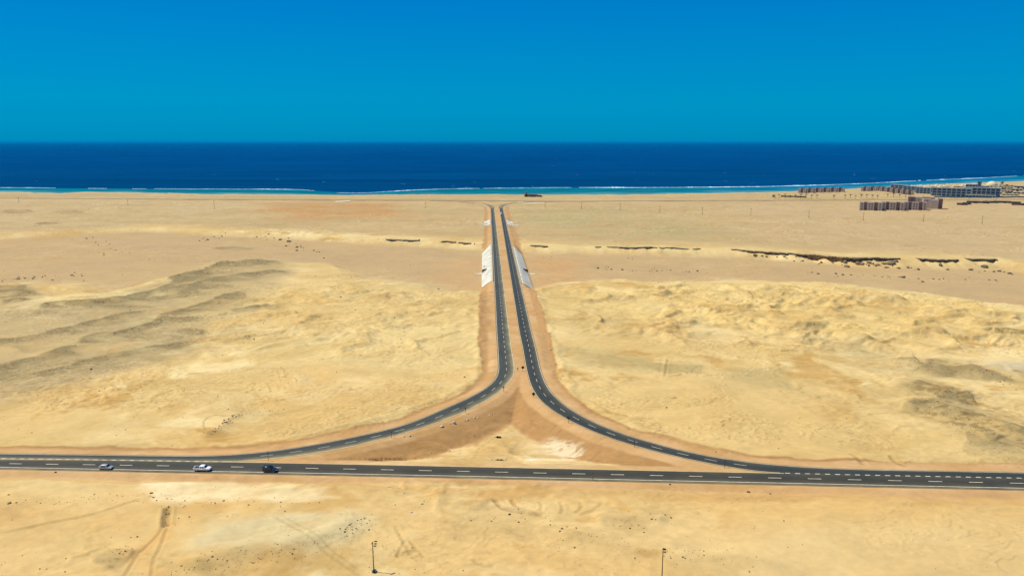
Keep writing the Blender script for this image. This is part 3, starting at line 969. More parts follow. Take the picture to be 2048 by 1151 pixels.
M['rock_tan'] = mottled('tan_rock', (.23, .17, .085), .35, 1.1, .95, .1, bump=.5)
M['gravel'] = mottled('brown_gravel', (.29, .21, .11), .5, 1.1, .95, .1)
M['rock_white'] = mottled('chalk_white_rock', (.56, .49, .36), .2, 1.1, .95, .1, bump=.4)
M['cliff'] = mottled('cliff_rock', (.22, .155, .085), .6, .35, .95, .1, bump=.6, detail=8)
M['rubber'] = mottled('tyre_rubber', (.012, .012, .012), .2, 6, .8)
M['rim'] = mottled('wheel_rim', (.35, .35, .36), .1, 6, .35, .5, .8)
M['glass'] = mottled('vehicle_glass', (.008, .011, .012), .2, 2, .08, .6)
M['silver'] = mottled('silver_paint', (.42, .42, .38), .03, 3, .4, .5, .35)
M['white_paint'] = mottled('white_vehicle_paint', (.80, .79, .74), .02, 3, .4, .5)
M['navy'] = mottled('navy_vehicle_paint', (.005, .014, .024), .05, 3, .22, .6)
M['black_plastic_and_shade'] = mottled('black_plastic_and_shade', (.015, .015, .016), .1, 5, .6)
M['lamp_clear'] = mottled('headlight_glass', (.75, .78, .78), .05, 8, .1, .6)
M['lamp_red'] = mottled('tail_light_red', (.35, .01, .01), .05, 8, .2, .5)
M['steel'] = mottled('grey_steel', (.16, .155, .13), .15, 2, .6, .4, .3)
M['steel_dark'] = mottled('dark_steel', (.03, .028, .026), .2, 2, .6)
M['pole'] = mottled('weathered_pole', (.11, .085, .045), .2, 2, .8)
M['wall_pink'] = mottled('pinkish_render', (.50, .385, .285), .07, .4, .9)
M['wall_mauve'] = mottled('dark_mauve_render', (.19, .115, .095), .08, .4, .9)
M['roof_pink'] = mottled('dusty_roof', (.42, .32, .24), .1, .3, .9)
M['window_dark'] = mottled('dark_window', (.035, .024, .026), .3, .6, .3)
M['wall_blue'] = mottled('blue_grey_render', (.20, .25, .26), .1, .2, .9)
M['wall_grey'] = mottled('grey_render', (.31, .33, .31), .1, .2, .9)
M['window_blue'] = mottled('blue_window', (.012, .045, .075), .3, .4, .3)
M['cream'] = mottled('cream_render', alb(232, 218, 176), .06, .2, .9)
M['tower'] = mottled('slate_blue_render', (.10, .16, .22), .1, .2, .9)
M['thatch'] = mottled('straw_thatch', alb(214, 196, 160), .35, .5, .95)
M['ruin'] = mottled('dark_brick_ruin', (.22, .125, .10), .3, .3, .95)
M['tarp'] = mottled('dark_awning', (.05, .036, .022), .3, .3, .9)
M['leaf'] = mottled('palm_leaf', (.035, .045, .018), .35, .5, .8)
M['hedge'] = mottled('hedge_leaf', (.04, .058, .03), .4, .25, .9)
M['trunk'] = mottled('palm_trunk', (.10, .075, .045), .25, 1, .9)
M['scrub'] = mottled('dry_scrub', (.035, .036, .015), .4, .8, .9)

# ------------------------------------------------------------------ the desert: one sheet to beyond the shore
rows = [-150 + 6 * i for i in range(35)]
y = 60.0
while y < 2120:
    rows.append(y)
    y += min(4.5, max(.36, y * y / (CAM_H * FPX) * .85))
rows += [2150, 2250, 2400, 2600]
rows = np.array(rows, float)
u = np.linspace(-.84, .84, 1000)
ext = .84 + np.cumsum(.004 * 1.13 ** np.arange(28))
cols = np.r_[-ext[::-1], u, ext]
GX = cols[None, :] * (np.maximum(rows, 100)[:, None] + 50)
GY = np.repeat(rows[:, None], len(cols), 1)
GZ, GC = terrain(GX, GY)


def grid_mesh(name, GX, GY, GZ, mat, attr, GC):
    nr, nc = GX.shape
    me = bpy.data.meshes.new(name)
    me.vertices.add(nr * nc)
    me.vertices.foreach_set('co', np.stack([GX, GY, GZ], -1).astype(np.float32).ravel())
    a = (np.arange(nr - 1)[:, None] * nc + np.arange(nc - 1)[None, :]).ravel()
    q = np.stack([a, a + 1, a + nc + 1, a + nc], 1).astype(np.int32)
    me.loops.add(q.size)
    me.loops.foreach_set('vertex_index', q.ravel())
    me.polygons.add(len(q))
    me.polygons.foreach_set('loop_start', np.arange(0, q.size, 4, dtype=np.int32))
    me.polygons.foreach_set('use_smooth', np.ones(len(q), bool))
    at = me.color_attributes.new(attr, 'FLOAT_COLOR', 'POINT')
    at.data.foreach_set('color', np.concatenate([GC.reshape(-1, 3), np.ones((nr * nc, 1))], 1).astype(np.float32).ravel())
    me.materials.append(mat)
    me.update(calc_edges=True)
    me.validate()
    o = bpy.data.objects.new(name, me)
    COL.objects.link(o)
    o['kind'] = 'structure'
    return o


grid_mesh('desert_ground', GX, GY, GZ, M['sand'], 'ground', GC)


def gz(x, y):                                  # height of the built sheet, bilinear
    x = np.asarray(x, float)
    y = np.asarray(y, float)
    j = np.clip(np.searchsorted(rows, y) - 1, 0, len(rows) - 2)
    out = []
    for k in (j, j + 1):
        c_ = x / (np.maximum(rows[k], 100) + 50)
        i = np.clip(np.searchsorted(cols, c_) - 1, 0, len(cols) - 2)
        t = np.clip((c_ - cols[i]) / (cols[i + 1] - cols[i]), 0, 1)
        out.append(GZ[k, i] * (1 - t) + GZ[k, i + 1] * t)
    t = (y - rows[j]) / (rows[j + 1] - rows[j])
    return out[0] * (1 - t) + out[1] * t


def ground_z(x, y):
    return float(gz(x, y))

# ------------------------------------------------------------------ the sea, its reef flat and the surf
srows = np.r_[np.arange(1180, 1560, 8), np.arange(1560, 2900, 14), np.geomspace(2900, 300000, 80)]
scols = np.r_[np.linspace(-2.5, -.9, 12)[:-1], np.linspace(-.9, .9, 420), np.linspace(.9, 2.5, 12)[1:]]
SX = scols[None, :] * srows[:, None]
SY = np.repeat(srows[:, None], len(scols), 1)
yr = np.interp(SX, REEF[:, 0], REEF[:, 1])
yc = np.interp(SX, COAST[:, 0], COAST[:, 1])
DEEP = np.array([.0006, .045, .130])
DEEP2 = np.array([  .0006, .046, .152])
TEAL = np.array([.003, .140, .185])
TURQ = np.array([.003, .145, .235])
PALE = np.array([.10, .27, .26])
wob = 14 * fbm(SX / 60, SY / 30, 3, 131)
sh = sst(14, -16, SY + wob * .4 - yr)
frac = np.clip((yr - SY) / np.maximum(yr - yc, 5), 0, 1)
side = sst(200, 700, SX)[..., None]
shc = lerp(lerp(TEAL, TURQ, side), PALE, (sst(.55, 1.05, frac + .25 * fbm(SX / 90, SY / 25, 3, 137)) * .75)[..., None])
shc = shc * (1 + .22 * fbm(SX / 50, SY / 14, 3, 139))[..., None]
dpc = lerp(DEEP, DEEP2, sst(1500, 3500, SY)[..., None]) * (1 + .1 * fbm(SX / 500, SY / 160, 3, 141))[..., None]
SC = lerp(dpc, shc, sh[..., None])
grid_mesh('sea', SX, SY, np.full(SX.shape, SEA_Z), M['sea'], 'water', SC)

rnd = random.Random(5)
foam = MB()


def surf_line(px0, px1, wmin, wmax, open_=-.72):
    pts = resample(REEF, 4.0)
    x0 = px0
    x1 = px1
    keep = [p for p in pts if x0 <= 1024 + p[0] / (p[1] * math.cos(PITCH) + 103 * math.sin(PITCH)) * FPX <= x1]
    n = len(keep)
    k = 0
    prev = None
    for i, (x, y) in enumerate(keep):
        w = wmin + (wmax - wmin) * max(0, float(fbm(np.array([x / 45]), np.array([3.0]), 4, 151)[0]) * 1.1 + .35)
        w *= min(1, (i + 1) / 10, (n - i) / 10) * (.45 + .9 * rnd.random() ** 2)
        o = 3 * float(fbm(np.array([x / 30]), np.array([9.0]), 3, 157)[0])
        gap = float(fbm(np.array([x / 90]), np.array([1.0]), 3, 163)[0]) < open_
        cur = None if gap or w < .4 else ((x, y + o - w / 2, SEA_Z + .05), (x, y + o, SEA_Z + .3 + w * .04), (x, y + o + w / 2, SEA_Z + .05))
        if cur and prev:
            foam.quad(prev[0], cur[0], cur[1], prev[1])
            foam.quad(prev[1], cur[1], cur[2], prev[2])
        prev = cur


surf_line(-400, 632, 3.5, 13)
surf_line(672, 960, 3, 11)
surf_line(966, 1146, 3, 14)
surf_line(1154, 2400, 5, 20, -1.2)
# single whitecaps out at sea
for k in range(70):
    yy = 1500 + 5200 * rnd.random() ** 1.6
    xx = rnd.uniform(-.75, .75) * yy
    if yy < np.interp(xx, REEF[:, 0], REEF[:, 1]) + 25:
        continue
    L = rnd.uniform(2, 9)
    w = rnd.uniform(.8, 2.4)
    pts = [(xx + L * (t - .5) * 2, yy + rnd.uniform(-1, 1) + w * math.sin(3.14 * t), SEA_Z + .06) for t in (0, .25, .5, .75, 1)]
    pts2 = [(x, y - w * (.3 + .7 * math.sin(3.14 * t)), SEA_Z + .06) for (x, y, z), t in zip(pts, (0, .25, .5, .75, 1))]
    for a in range(4):
        foam.quad(pts2[a], pts2[a + 1], pts[a + 1], pts[a])
tag(foam.build('sea_foam', M['foam']), kind='stuff')


# ------------------------------------------------------------------ roads and their markings
def strip(name, A, B, z, mat, kind='structure'):
    n = len(A)
    me = bpy.data.meshes.new(name)
    v = [(p[0], p[1], z) for p in A] + [(p[0], p[1], z) for p in B]
    f = [(i, i + 1, n + i + 1, n + i) for i in range(n - 1)]
    me.from_pydata(v, [], f)
    uvl = me.uv_layers.new(name='road')
    d = np.r_[0, np.cumsum(np.hypot(*np.diff(A, axis=0).T))]
    for poly in me.polygons:
        for li in poly.loop_indices:
            vi = me.loops[li].vertex_index
            uvl.data[li].uv = (d[vi % n], 0.0 if vi < n else 1.0)
    me.materials.append(mat)
    me.update()
    bm = bmesh.new()
    bm.from_mesh(me)
    for fc in bm.faces:
        if fc.normal.z < 0:
            fc.normal_flip()
    bm.to_mesh(me)
    bm.free()
    o = bpy.data.objects.new(name, me)
    COL.objects.link(o)
    o['kind'] = kind
    return o


def widen(A, B, ea, eb):
    d = B - A
    L = np.maximum(np.linalg.norm(d, axis=1), .3)[:, None]
    return A - d / L * ea, B + d / L * eb


a, b = widen(MU, ML_p, .15, 1.5)
strip('highway', a, b, 0.0, M['road_main'])
a, b = widen(LO, LI_p, .45, .3)
strip('ramp_road', a, b, 0.006, M['road_left'])
a, b = widen(RO, RI_p, .45, .3)
strip('ramp_road', a, b, 0.006, M['road_right'])
a, b = offset(CM, 4.5), offset(CM, -4.5)
strip('coast_road', a, b, 0.02, M['road_coast'])
for p in (FL, FR):
    strip('ramp_road', offset(p, 3.6), offset(p, -3.6), 0.024, M['road_coast'])

marks = MB()
marks_d = MB()


def line(mb, P, w, z=.012, i0=0, i1=None):
    P = P[i0:i1]
    a = offset(P, w / 2)
    b = offset(P, -w / 2)
    for i in range(len(P) - 1):
        mb.quad((*a[i], z), (*b[i], z), (*b[i + 1], z), (*a[i + 1], z))


def dashes(mb, P, period, length, w, phase=0.0, z=.012, s0=None, s1=None):
    d = np.r_[0, np.cumsum(np.hypot(*np.diff(P, axis=0).T))]
    s = phase % period
    while s + length < d[-1]:
        if (s0 is None or s >= s0) and (s1 is None or s + length <= s1):
            ss = np.array([s, s + length / 2, s + length])
            q = np.c_[np.interp(ss, d, P[:, 0]), np.interp(ss, d, P[:, 1])]
            line(mb, q, w, z)
        s += period


def arc_at(P, p):
    d = np.r_[0, np.cumsum(np.hypot(*np.diff(P, axis=0).T))]
    return d[np.argmin(((P - np.array(p))**2).sum(1))]


w_far = .32
kO = int(np.argmax(LO[:, 1] < 300))
line(marks, LO, .20)
kL = int(np.argmin(((LI - np.array(G(448, 923)))**2).sum(1)))
line(marks_d, LI[:kL + 1], .26)
line(marks, RO, .20)
kR = int(np.argmin(((RI - np.array(G(1556, 945)))**2).sum(1)))
line(marks_d, RI[:kR + 1], .26)
dashes(marks, LI[kL:], 3.0, 1.5, .36, 1.5)
dashes(marks, RI[kR:], 3.0, 1.5, .36, 1.5)
sL = arc_at(LEFT_MID, G(470, 914))
sR = arc_at(RIGHT_MID, G(1500, 931))
dashes(marks, LEFT_MID, 9.05, 3.9, .17, 4.2, s1=sL)
dashes(marks, RIGHT_MID, 9.05, 3.9, .17, 1.5, s1=sR)
line(marks, ML, .27, .008)
kM0 = int(np.argmin(((MU - np.array(G(448, 923)))**2).sum(1)))
kM1 = int(np.argmin(((MU - np.array(G(1556, 945)))**2).sum(1)))
line(marks_d, MU[kM0:kM1 + 1], .28, .014)
ph = arc_at(MAIN_MID, G(752, 938.5))
dashes(marks, MAIN_MID, 11.85, 4.0, .26, ph, .008)
tag(marks.build('lane_marking', M['paint']), kind='structure')
tag(marks_d.build('lane_marking', M['paint_dusty']), kind='structure')


# ------------------------------------------------------------------ concrete slope revetments with their culverts
def edge_x(P, y):
    q = P[P[:, 1] > 320]
    o = np.argsort(q[:, 1])
    return float(np.interp(y, q[o, 1], q[o, 0]))


def revetment(P, sgn, y0, y1, yc, label, hood, outlet, width, chamfer):
    """slab lying on the embankment slope from y0 to y1, culvert walls at yc"""
    ex = edge_x(P, (y0 + y1) / 2)
    root = thing('slope_revetment', label, 'concrete revetment', (ex, yc, 0), 0, 'concrete revetments on the road embankment')
    ny = 44
    nx = 7
    V = []
    for i in range(ny + 1):
        y = y0 + (y1 - y0) * i / ny
        e = edge_x(P, y)
        for j in range(nx + 1):
            t = j / nx
            yy = y + (chamfer * t * (1 if i < ny / 2 else -1) if False else 0)
            x = e + sgn * (2.4 + (width - 2.4) * t)
            V.append((x, yy, 0))
    A = np.array(V)
    # splay the two ends: the far end is cut back along the slope
    T = ((A[:, 0] - np.array([edge_x(P, q) for q in A[:, 1]])) * sgn - 2.4) / (width - 2.4)
    k = (A[:, 1] - y0) / (y1 - y0)
    A[:, 1] = A[:, 1] - chamfer * T * k
    Z = gz(A[:, 0], A[:, 1]) + .22
    # smooth the slab into a plane-like slope
    Z = np.minimum(Z, .1)
    verts = [(x - ex, y - yc, z) for (x, y, _), z in zip(A, Z)]
    f = []
    for i in range(ny):
        for j in range(nx):
            q = (i * (nx + 1) + j, i * (nx + 1) + j + 1, (i + 1) * (nx + 1) + j + 1, (i + 1) * (nx + 1) + j)
            f.append(q if sgn > 0 else q[::-1])
    MB().add(verts, f).build('slab', M['concrete'], root, True)
    # ribbon kerb and guard wall at the top
    kb = MB()
    gw = MB()
    for i in range(30):
        ya = y0 + (y1 - y0) * i / 30
        yb = y0 + (y1 - y0) * (i + 1) / 30
        for mb, o, w, h in ((kb, 1.9, .9, .10), (gw, .95, .28, .75)):
            pa = edge_x(P, ya) + sgn * o - ex
            pb = edge_x(P, yb) + sgn * o - ex
            s = w / 2
            r = [[(pa - s, ya - yc, -.1), (pa + s, ya - yc, -.1), (pa + s, ya - yc, h), (pa - s, ya - yc, h)],
                 [(pb - s, yb - yc, -.1), (pb + s, yb - yc, -.1), (pb + s, yb - yc, h), (pb - s, yb - yc, h)]]
            mb.loft(r)
    kb.build('kerb', M['concrete'], root)
    gw.build('guard_wall', M['concrete_dirty'], root)
    # two culvert wing walls, the far one's shade painted dark; apron in front
    e = edge_x(P, yc)
    xo = e + sgn * (width - .4) - ex
    xi = e + sgn * (width - 3.8 * hood) - ex
    zb = ground_z(e + sgn * (width + 2), yc) + .1
    zt = zb + 2.6 * hood
    w = 2.3 * hood
    for sy, nm, mk, k in ((1, 'shaded_wing_wall', 'wall_shade', 1.0), (-1, 'wing_wall', 'concrete', .55)):
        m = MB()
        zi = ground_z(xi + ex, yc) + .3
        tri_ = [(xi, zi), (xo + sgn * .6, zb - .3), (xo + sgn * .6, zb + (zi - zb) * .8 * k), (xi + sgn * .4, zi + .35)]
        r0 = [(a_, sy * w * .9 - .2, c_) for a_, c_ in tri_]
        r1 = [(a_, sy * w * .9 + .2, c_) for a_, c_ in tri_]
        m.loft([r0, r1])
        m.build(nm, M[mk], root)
    ap = MB()
    pr = []
    for k in range(7):
        t = k / 6
        x = xo + sgn * (.3 + outlet * t)
        hw = w * (1.15 - .5 * t)
        zz = max(ground_z(x + ex, yc + d) for d in (-hw, 0, hw)) + .12
        pr.append([(x, -hw, zz - .5), (x, hw, zz - .5), (x, hw, zz), (x, -hw, zz)])
    ap.loft(pr)
    ap.build('apron', M['concrete'], root)
    return root


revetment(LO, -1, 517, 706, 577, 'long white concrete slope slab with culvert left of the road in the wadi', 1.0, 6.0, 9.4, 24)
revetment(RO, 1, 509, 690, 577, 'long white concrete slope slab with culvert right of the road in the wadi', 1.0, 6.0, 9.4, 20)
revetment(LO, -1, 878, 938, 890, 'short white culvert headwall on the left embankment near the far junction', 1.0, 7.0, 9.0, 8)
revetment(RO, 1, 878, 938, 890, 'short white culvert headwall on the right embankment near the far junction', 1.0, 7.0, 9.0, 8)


def slope_wall(pts, label, width, drop):
    P = resample(GP(pts), 6.0, 2)
    c = P.mean(0)
    root = thing('road_bank_wall', label, 'concrete bank', (*c, 0))
    m = MB()
    t = offset(P, 0)
    lo = P + np.array([0, -width])
    za = gz(P[:, 0], P[:, 1])
    rings = [[(p[0] - c[0], p[1] - c[1], .15), (p[0] - c[0], p[1] - c[1] + .8, .15), (p[0] - c[0], p[1] - c[1] + .8, -2), (q[0] - c[0], q[1] - c[1], -drop - 1.5), (q[0] - c[0], q[1] - c[1], -drop)] for p, q in zip(P, lo)]
    m.loft(rings)
    m.build('slab', M['cream'], root)
    return root


slope_wall([(949, 406.0), (958, 407.3), (966, 408.8), (975, 411.0)], 'short cream concrete bank beside the left curve at the far junction', 10, 1.2)
slope_wall([(1015, 410.2), (1028, 408.3), (1045, 406.6), (1065, 405.3), (1090, 404.4)], 'long cream concrete bank beside the right curve at the far junction', 7, 1.0)
slope_wall([(1034, 404.2), (1040, 404.0), (1047, 403.8)], 'tiny cream concrete bank inside the right curve at the far junction', 5, .4)
slope_wall([(672, 402.2), (690, 401.6), (703, 400.6)], 'pale bank left of the coast road by the orange dirt patch', 12, .6)


# ------------------------------------------------------------------ rim of the wadi: dark undercut rock faces
def cliff(pts):
    P = resample(GP(pts), 1.4, 1)
    n = len(P)
    s = np.arange(n) * 1.4
    o = 1.0 * fbm(s / 7, s * 0, 4, 171)
    P = np.c_[P[:, 0], wadi_far_y(P[:, 0]) + o - 3.4]
    H = cliff_h(P[:, 0]) - .1
    zt = np.maximum(gz(P[:, 0], P[:, 1] + 9), gz(P[:, 0], P[:, 1] + 7)) + .12
    rings = []
    for i in range(n):
        x, y = P[i]
        h = max(.12, H[i])
        z = zt[i] - (1.2 if H[i] < .15 else 0)
        j = [float(vnoise(np.array([s[i] / 1.7]), np.array([k * 1.9]), 181)[0]) - .5 for k in range(7)]
        lip = .9 * min(1, h / 2)
        prof = [(7.0, .0), (1.5, .12), (-.5 * lip + .5 * j[0], .10), (-lip + .5 * j[1], -.35), (-lip * .8 + .7 * j[2], -.22 * h - .3), (.5 + .9 * j[3], -.4 * h - .2), (.9 + .9 * j[4], -.7 * h), (.4 + .9 * j[5], -h), (-.3, -h - .5), (2.0, -h - 2.5), (7.0, -h - 2.0)]
        rings.append([(x - P[0, 0], y + a - P[0, 1], z + b) for a, b in prof])
    m = MB()
    m.loft(rings)
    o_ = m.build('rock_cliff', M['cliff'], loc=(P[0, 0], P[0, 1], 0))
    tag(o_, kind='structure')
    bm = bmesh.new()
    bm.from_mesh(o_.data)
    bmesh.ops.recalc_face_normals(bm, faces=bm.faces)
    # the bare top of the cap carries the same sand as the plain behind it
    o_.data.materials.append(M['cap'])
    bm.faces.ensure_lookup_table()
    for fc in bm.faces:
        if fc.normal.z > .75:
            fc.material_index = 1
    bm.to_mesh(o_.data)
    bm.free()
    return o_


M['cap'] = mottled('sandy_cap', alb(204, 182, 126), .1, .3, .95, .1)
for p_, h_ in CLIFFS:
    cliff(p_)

# ------------------------------------------------------------------ rocks
def rock_mesh(name, seed, mat, flat=.65):
    r = random.Random(seed)
    bm = bmesh.new()
    bmesh.ops.create_icosphere(bm, subdivisions=2, radius=.5)
    ax = [Vector((r.uniform(-1, 1), r.uniform(-1, 1), r.uniform(-1, 1))).normalized() for _ in range(7)]
    of = [r.uniform(.28, .46) for _ in ax]
    for v in bm.verts:
        p = v.co.copy()
        for a_, d_ in zip(ax, of):
            k = p.dot(a_) - d_
            if k > 0:
                p -= a_ * k
        p *= 1 + r.uniform(-.05, .05)
        v.co = Vector((p.x * 1.2, p.y, p.z * flat * 1.4))
    me = bpy.data.meshes.new(name)
    bm.to_mesh(me)
    bm.free()
    me.materials.append(mat)
    return me


ROCKS = {k: [rock_mesh('boulder', 10 * i + 3 + j * 100, M['rock_' + k], .5 + .12 * i) for i in range(5)] for j, k in enumerate(('dark', 'tan', 'white'))}
rk = random.Random(11)


def boulders(pts, size, mat, label, cat, group, jitter=.4):
    """pts: list of world points; one boulder object at each"""
    P = np.array(pts)
    rim = wadi_far_y(P[:, 0])
    P[:, 1] = np.where((P[:, 1] > rim - 6) & (P[:, 1] < rim + 26) & (P[:, 0] > 60), rim - 6 - 6 * np.abs(np.sin(P[:, 0])), P[:, 1])
    zz = gz(P[:, 0], P[:, 1])
    for (x, y), z in zip(P, zz):
        s = size * (.47 if y < 330 else 1.0) * math.exp(rk.gauss(0, jitter))
        o = bpy.data.objects.new('boulder', rk.choice(ROCKS[mat]))
        COL.objects.link(o)
        o.location = (x, y, z + s * .12)
        o.scale = (s, s * rk.uniform(.7, 1.1), s * rk.uniform(.45, .8))
        o.rotation_euler = (rk.uniform(-.2, .2), rk.uniform(-.2, .2), rk.uniform(0, 6.28))
        tag(o, label, cat, group)


def along(pts, n, spread, z=0.0):
    P = resample(GP(pts, z), .5)
    return [(P[k, 0] + rk.gauss(0, spread), P[k, 1] + rk.gauss(0, spread * 1.3)) for k in (rk.randrange(len(P)) for _ in range(n))]


def at(pts, z=0.0):
    return [G(x, y, z) for x, y in pts]


boulders(along([(5, 560), (60, 552), (105, 551), (140, 549), (175, 541)], 32, 4.5, -2), 1.25, 'dark', 'dark boulder in the loose row across the left wadi floor', 'boulder', 'rocks in the left wadi row')
boulders(along([(185, 475), (200, 490), (222, 500), (235, 515)], 24, 7, -3), 1.1, 'dark', 'small dark rock of the sparse field on the left wadi flat', 'rock', 'rocks on the left wadi flat')
boulders(along([(412, 484), (432, 474), (446, 472)], 18, 6, -3), 1.3, 'dark', 'small dark rock of the knot beside the low grey mound in the wadi', 'rock', 'rocks by the low grey mound')
boulders(along([(530, 472), (560, 478), (590, 486), (612, 497), (660, 503)], 26, 4.5, -3), 1.4, 'dark', 'small dark rock of the trail leading toward the road in the wadi', 'rock', 'rocks on the wadi trail')
boulders(along([(1478, 510), (1530, 514), (1600, 522), (1660, 527), (1720, 530), (1800, 535), (1900, 537), (2030, 545)], 44, 3.2, -6), 1.9, 'dark', 'dark fallen rock on the talus below the long cliff', 'rock', 'rocks below the long cliff')
boulders(at([(1690, 525), (1707, 522), (1716, 527), (1726, 522), (1738, 528), (1748, 522), (1756, 530), (1767, 526), (1775, 523), (1782, 529), (1694, 531), (1816, 533)], -5), 4.2, 'tan', 'large tilted grey slab fallen at the foot of the long cliff', 'rock slab', 'slabs fallen from the cliff', .25)
boulders(at([(1968, 536)], -6), 5.0, 'dark', 'biggest lone dark boulder on the wadi floor near the right edge', 'boulder', None, .01)
boulders(along([(1595, 541), (1660, 548), (1760, 552), (1850, 556), (1990, 560)], 34, 3.5, -6), 1.2, 'dark', 'small dark rock on the flat wadi floor out from the cliff', 'rock', 'rocks on the right wadi floor')
boulders(along([(1195, 537), (1250, 540), (1330, 541), (1420, 545)], 22, 3, -6), 1.2, 'dark', 'small dark rock on the wadi floor right of the embankment', 'rock', 'rocks right of the embankment')
boulders(along([(416, 872), (440, 852), (465, 835), (492, 820)], 26, 1.2), .8, 'tan', 'brown lump in the rubble berm left of the curved ramp', 'rock', 'rubble berm lumps')
boulders(at([(988, 836), (984, 838), (979, 840), (955, 849), (949, 850), (935, 855), (930, 857), (908, 863), (901, 865), (884, 871), (867, 877), (845, 886), (788, 892), (808, 893), (820, 891), (746, 908)], -4), 1.15, 'white', 'chalk white stone along the foot of the left ramp slope', 'stone', 'white stones below the left ramp')
boulders(at([(765, 974), (771, 978), (775, 973), (779, 972), (795, 973), (799, 976), (808, 984), (789, 1004), (843, 1003), (848, 998), (836, 1010), (822, 1020)]), 1.25, 'white', 'pale stone among the dug up blocks below the highway', 'stone', 'pale stones below the highway', .3)
boulders(along([(0, 1000), (120, 995), (190, 984), (300, 990), (420, 1004), (440, 1000)], 26, 1.0), .8, 'tan', 'tan stone in the rubble ridge at the lower left', 'stone', 'rubble ridge stones')
boulders(at([(17, 986), (188, 983), (313, 997), (111, 943)]), 1.1, 'dark', 'larger dark stone standing out of the lower left rubble', 'stone', 'larger stones at lower left', .2)
boulders(along([(336, 1010), (334, 1022), (332, 1044)], 10, .5), .8, 'tan', 'pale stone in the short narrow trench', 'stone', 'stones in the trench', .3)
boulders(at([(1340, 967.5), (1540.5, 984), (1497, 981)]), 1.5, 'dark', 'black rock on the dirt verge below the highway', 'rock', 'black rocks on the lower verge', .15)
boulders(at([(1432, 903), (1557, 898), (1102, 698)]), 1.2, 'dark', 'black rock on the sand above the right ramp', 'rock', 'black rocks above the right ramp', .15)
boulders(at([(983, 1039), (988, 1035), (991, 1032), (1019, 1026), (1050, 1034), (1037, 1040), (1101, 1046), (1134, 1052), (1124, 1056), (1120, 1062), (942, 1039)]), 1.0, 'dark', 'dark stone scattered over the sand in the lower middle', 'stone', 'stones in the lower middle', .3)
boulders(at([(1303, 1042), (1306, 1040), (1311, 1043), (1300, 1033), (1330, 1034), (1342, 1037), (1240, 1052), (1260, 1056), (1288, 1064), (1365, 1119), (1370, 1121), (1341, 1121), (1352, 1101)]), .9, 'dark', 'dark stone near the lower right lamp post', 'stone', 'stones near the lower right lamp post', .3)
boulders(at([(715, 1041), (722, 1038), (728, 1036), (700, 1052), (712, 1058), (690, 1066), (694, 1072), (734, 1046), (738, 1058)]), .9, 'dark', 'dark stone on the small gravel mound left of centre at the bottom', 'stone', 'stones on the gravel mound', .35)
boulders(at([(1120, 741), (1123, 744), (1126, 752), (1122, 757), (1129, 754), (1126, 762), (1100, 735), (1112, 726), (1118, 722)]), 1.0, 'dark', 'dark rubble lump beside the right ramp shoulder', 'rubble', 'rubble beside the right ramp', .3)
boulders(at([(1118, 752), (1119, 762), (1121, 748)]), .9, 'white', 'whitish rubble lump beside the right ramp shoulder', 'rubble', 'pale rubble beside the right ramp', .2)

# smaller stones nobody could count
peb = MB()


def pebbles(pts, n, spread, size):
    P = np.array(along(pts, n, spread))
    zz = gz(P[:, 0], P[:, 1])
    for (x, y), z in zip(P, zz):
        s = size * .36 * math.exp(rk.gauss(0, .55))
        a = rk.uniform(0, 6.28)
        rg = [(x + s * math.cos(a + t) * rk.uniform(.7, 1.1), y + s * math.sin(a + t) * rk.uniform(.7, 1.1), z - .08) for t in (0, 1.3, 2.6, 3.8, 5.1)]
        tp = [(x + s * .5 * math.cos(a + t), y + s * .5 * math.sin(a + t), z + s * .7 * rk.uniform(.6, 1.1)) for t in (0, 1.3, 2.6, 3.8, 5.1)]
        peb.loft([rg, tp])


pebbles([(330, 1142), (420, 1122), (500, 1114), (580, 1100), (650, 1080)], 260, 1.6, .28)
pebbles([(225, 1105), (240, 1098), (250, 1104)], 60, 1.2, .28)
pebbles([(700, 1062), (715, 1046), (732, 1040)], 110, 1.6, .28)
pebbles([(0, 1002), (150, 996), (300, 988), (430, 1004), (600, 996)], 260, 1.6, .25)
pebbles([(1110, 1050), (1150, 1075), (1250, 1095), (1400, 1115), (1560, 1140)], 200, 3.0, .26)
pebbles([(1836, 816), (1860, 806), (1900, 826), (1930, 848), (1920, 842)], 240, 3.5, .36)
pebbles([(1938, 862), (1960, 860), (1975, 872)], 80, 2.5, .36)
pebbles([(1926, 735), (1960, 742), (2005, 755), (2012, 766)], 130, 2.5, .42)
pebbles([(1840, 724), (1856, 722)], 30, 2, .45)
pebbles([(1093, 720), (1100, 700), (1092, 650), (1080, 610)], 60, 3.0, .4)
pebbles([(760, 640), (800, 690), (830, 660), (740, 700)], 70, 8, .35)
pebbles([(740, 915), (800, 905), (900, 870), (990, 838)], 120, 1.6, .28)
pebbles([(415, 872), (440, 852), (465, 835), (492, 820), (560, 818)], 160, 1.4, .3)
pebbles([(480, 668), (497, 678), (500, 672)], 30, 2, .5)
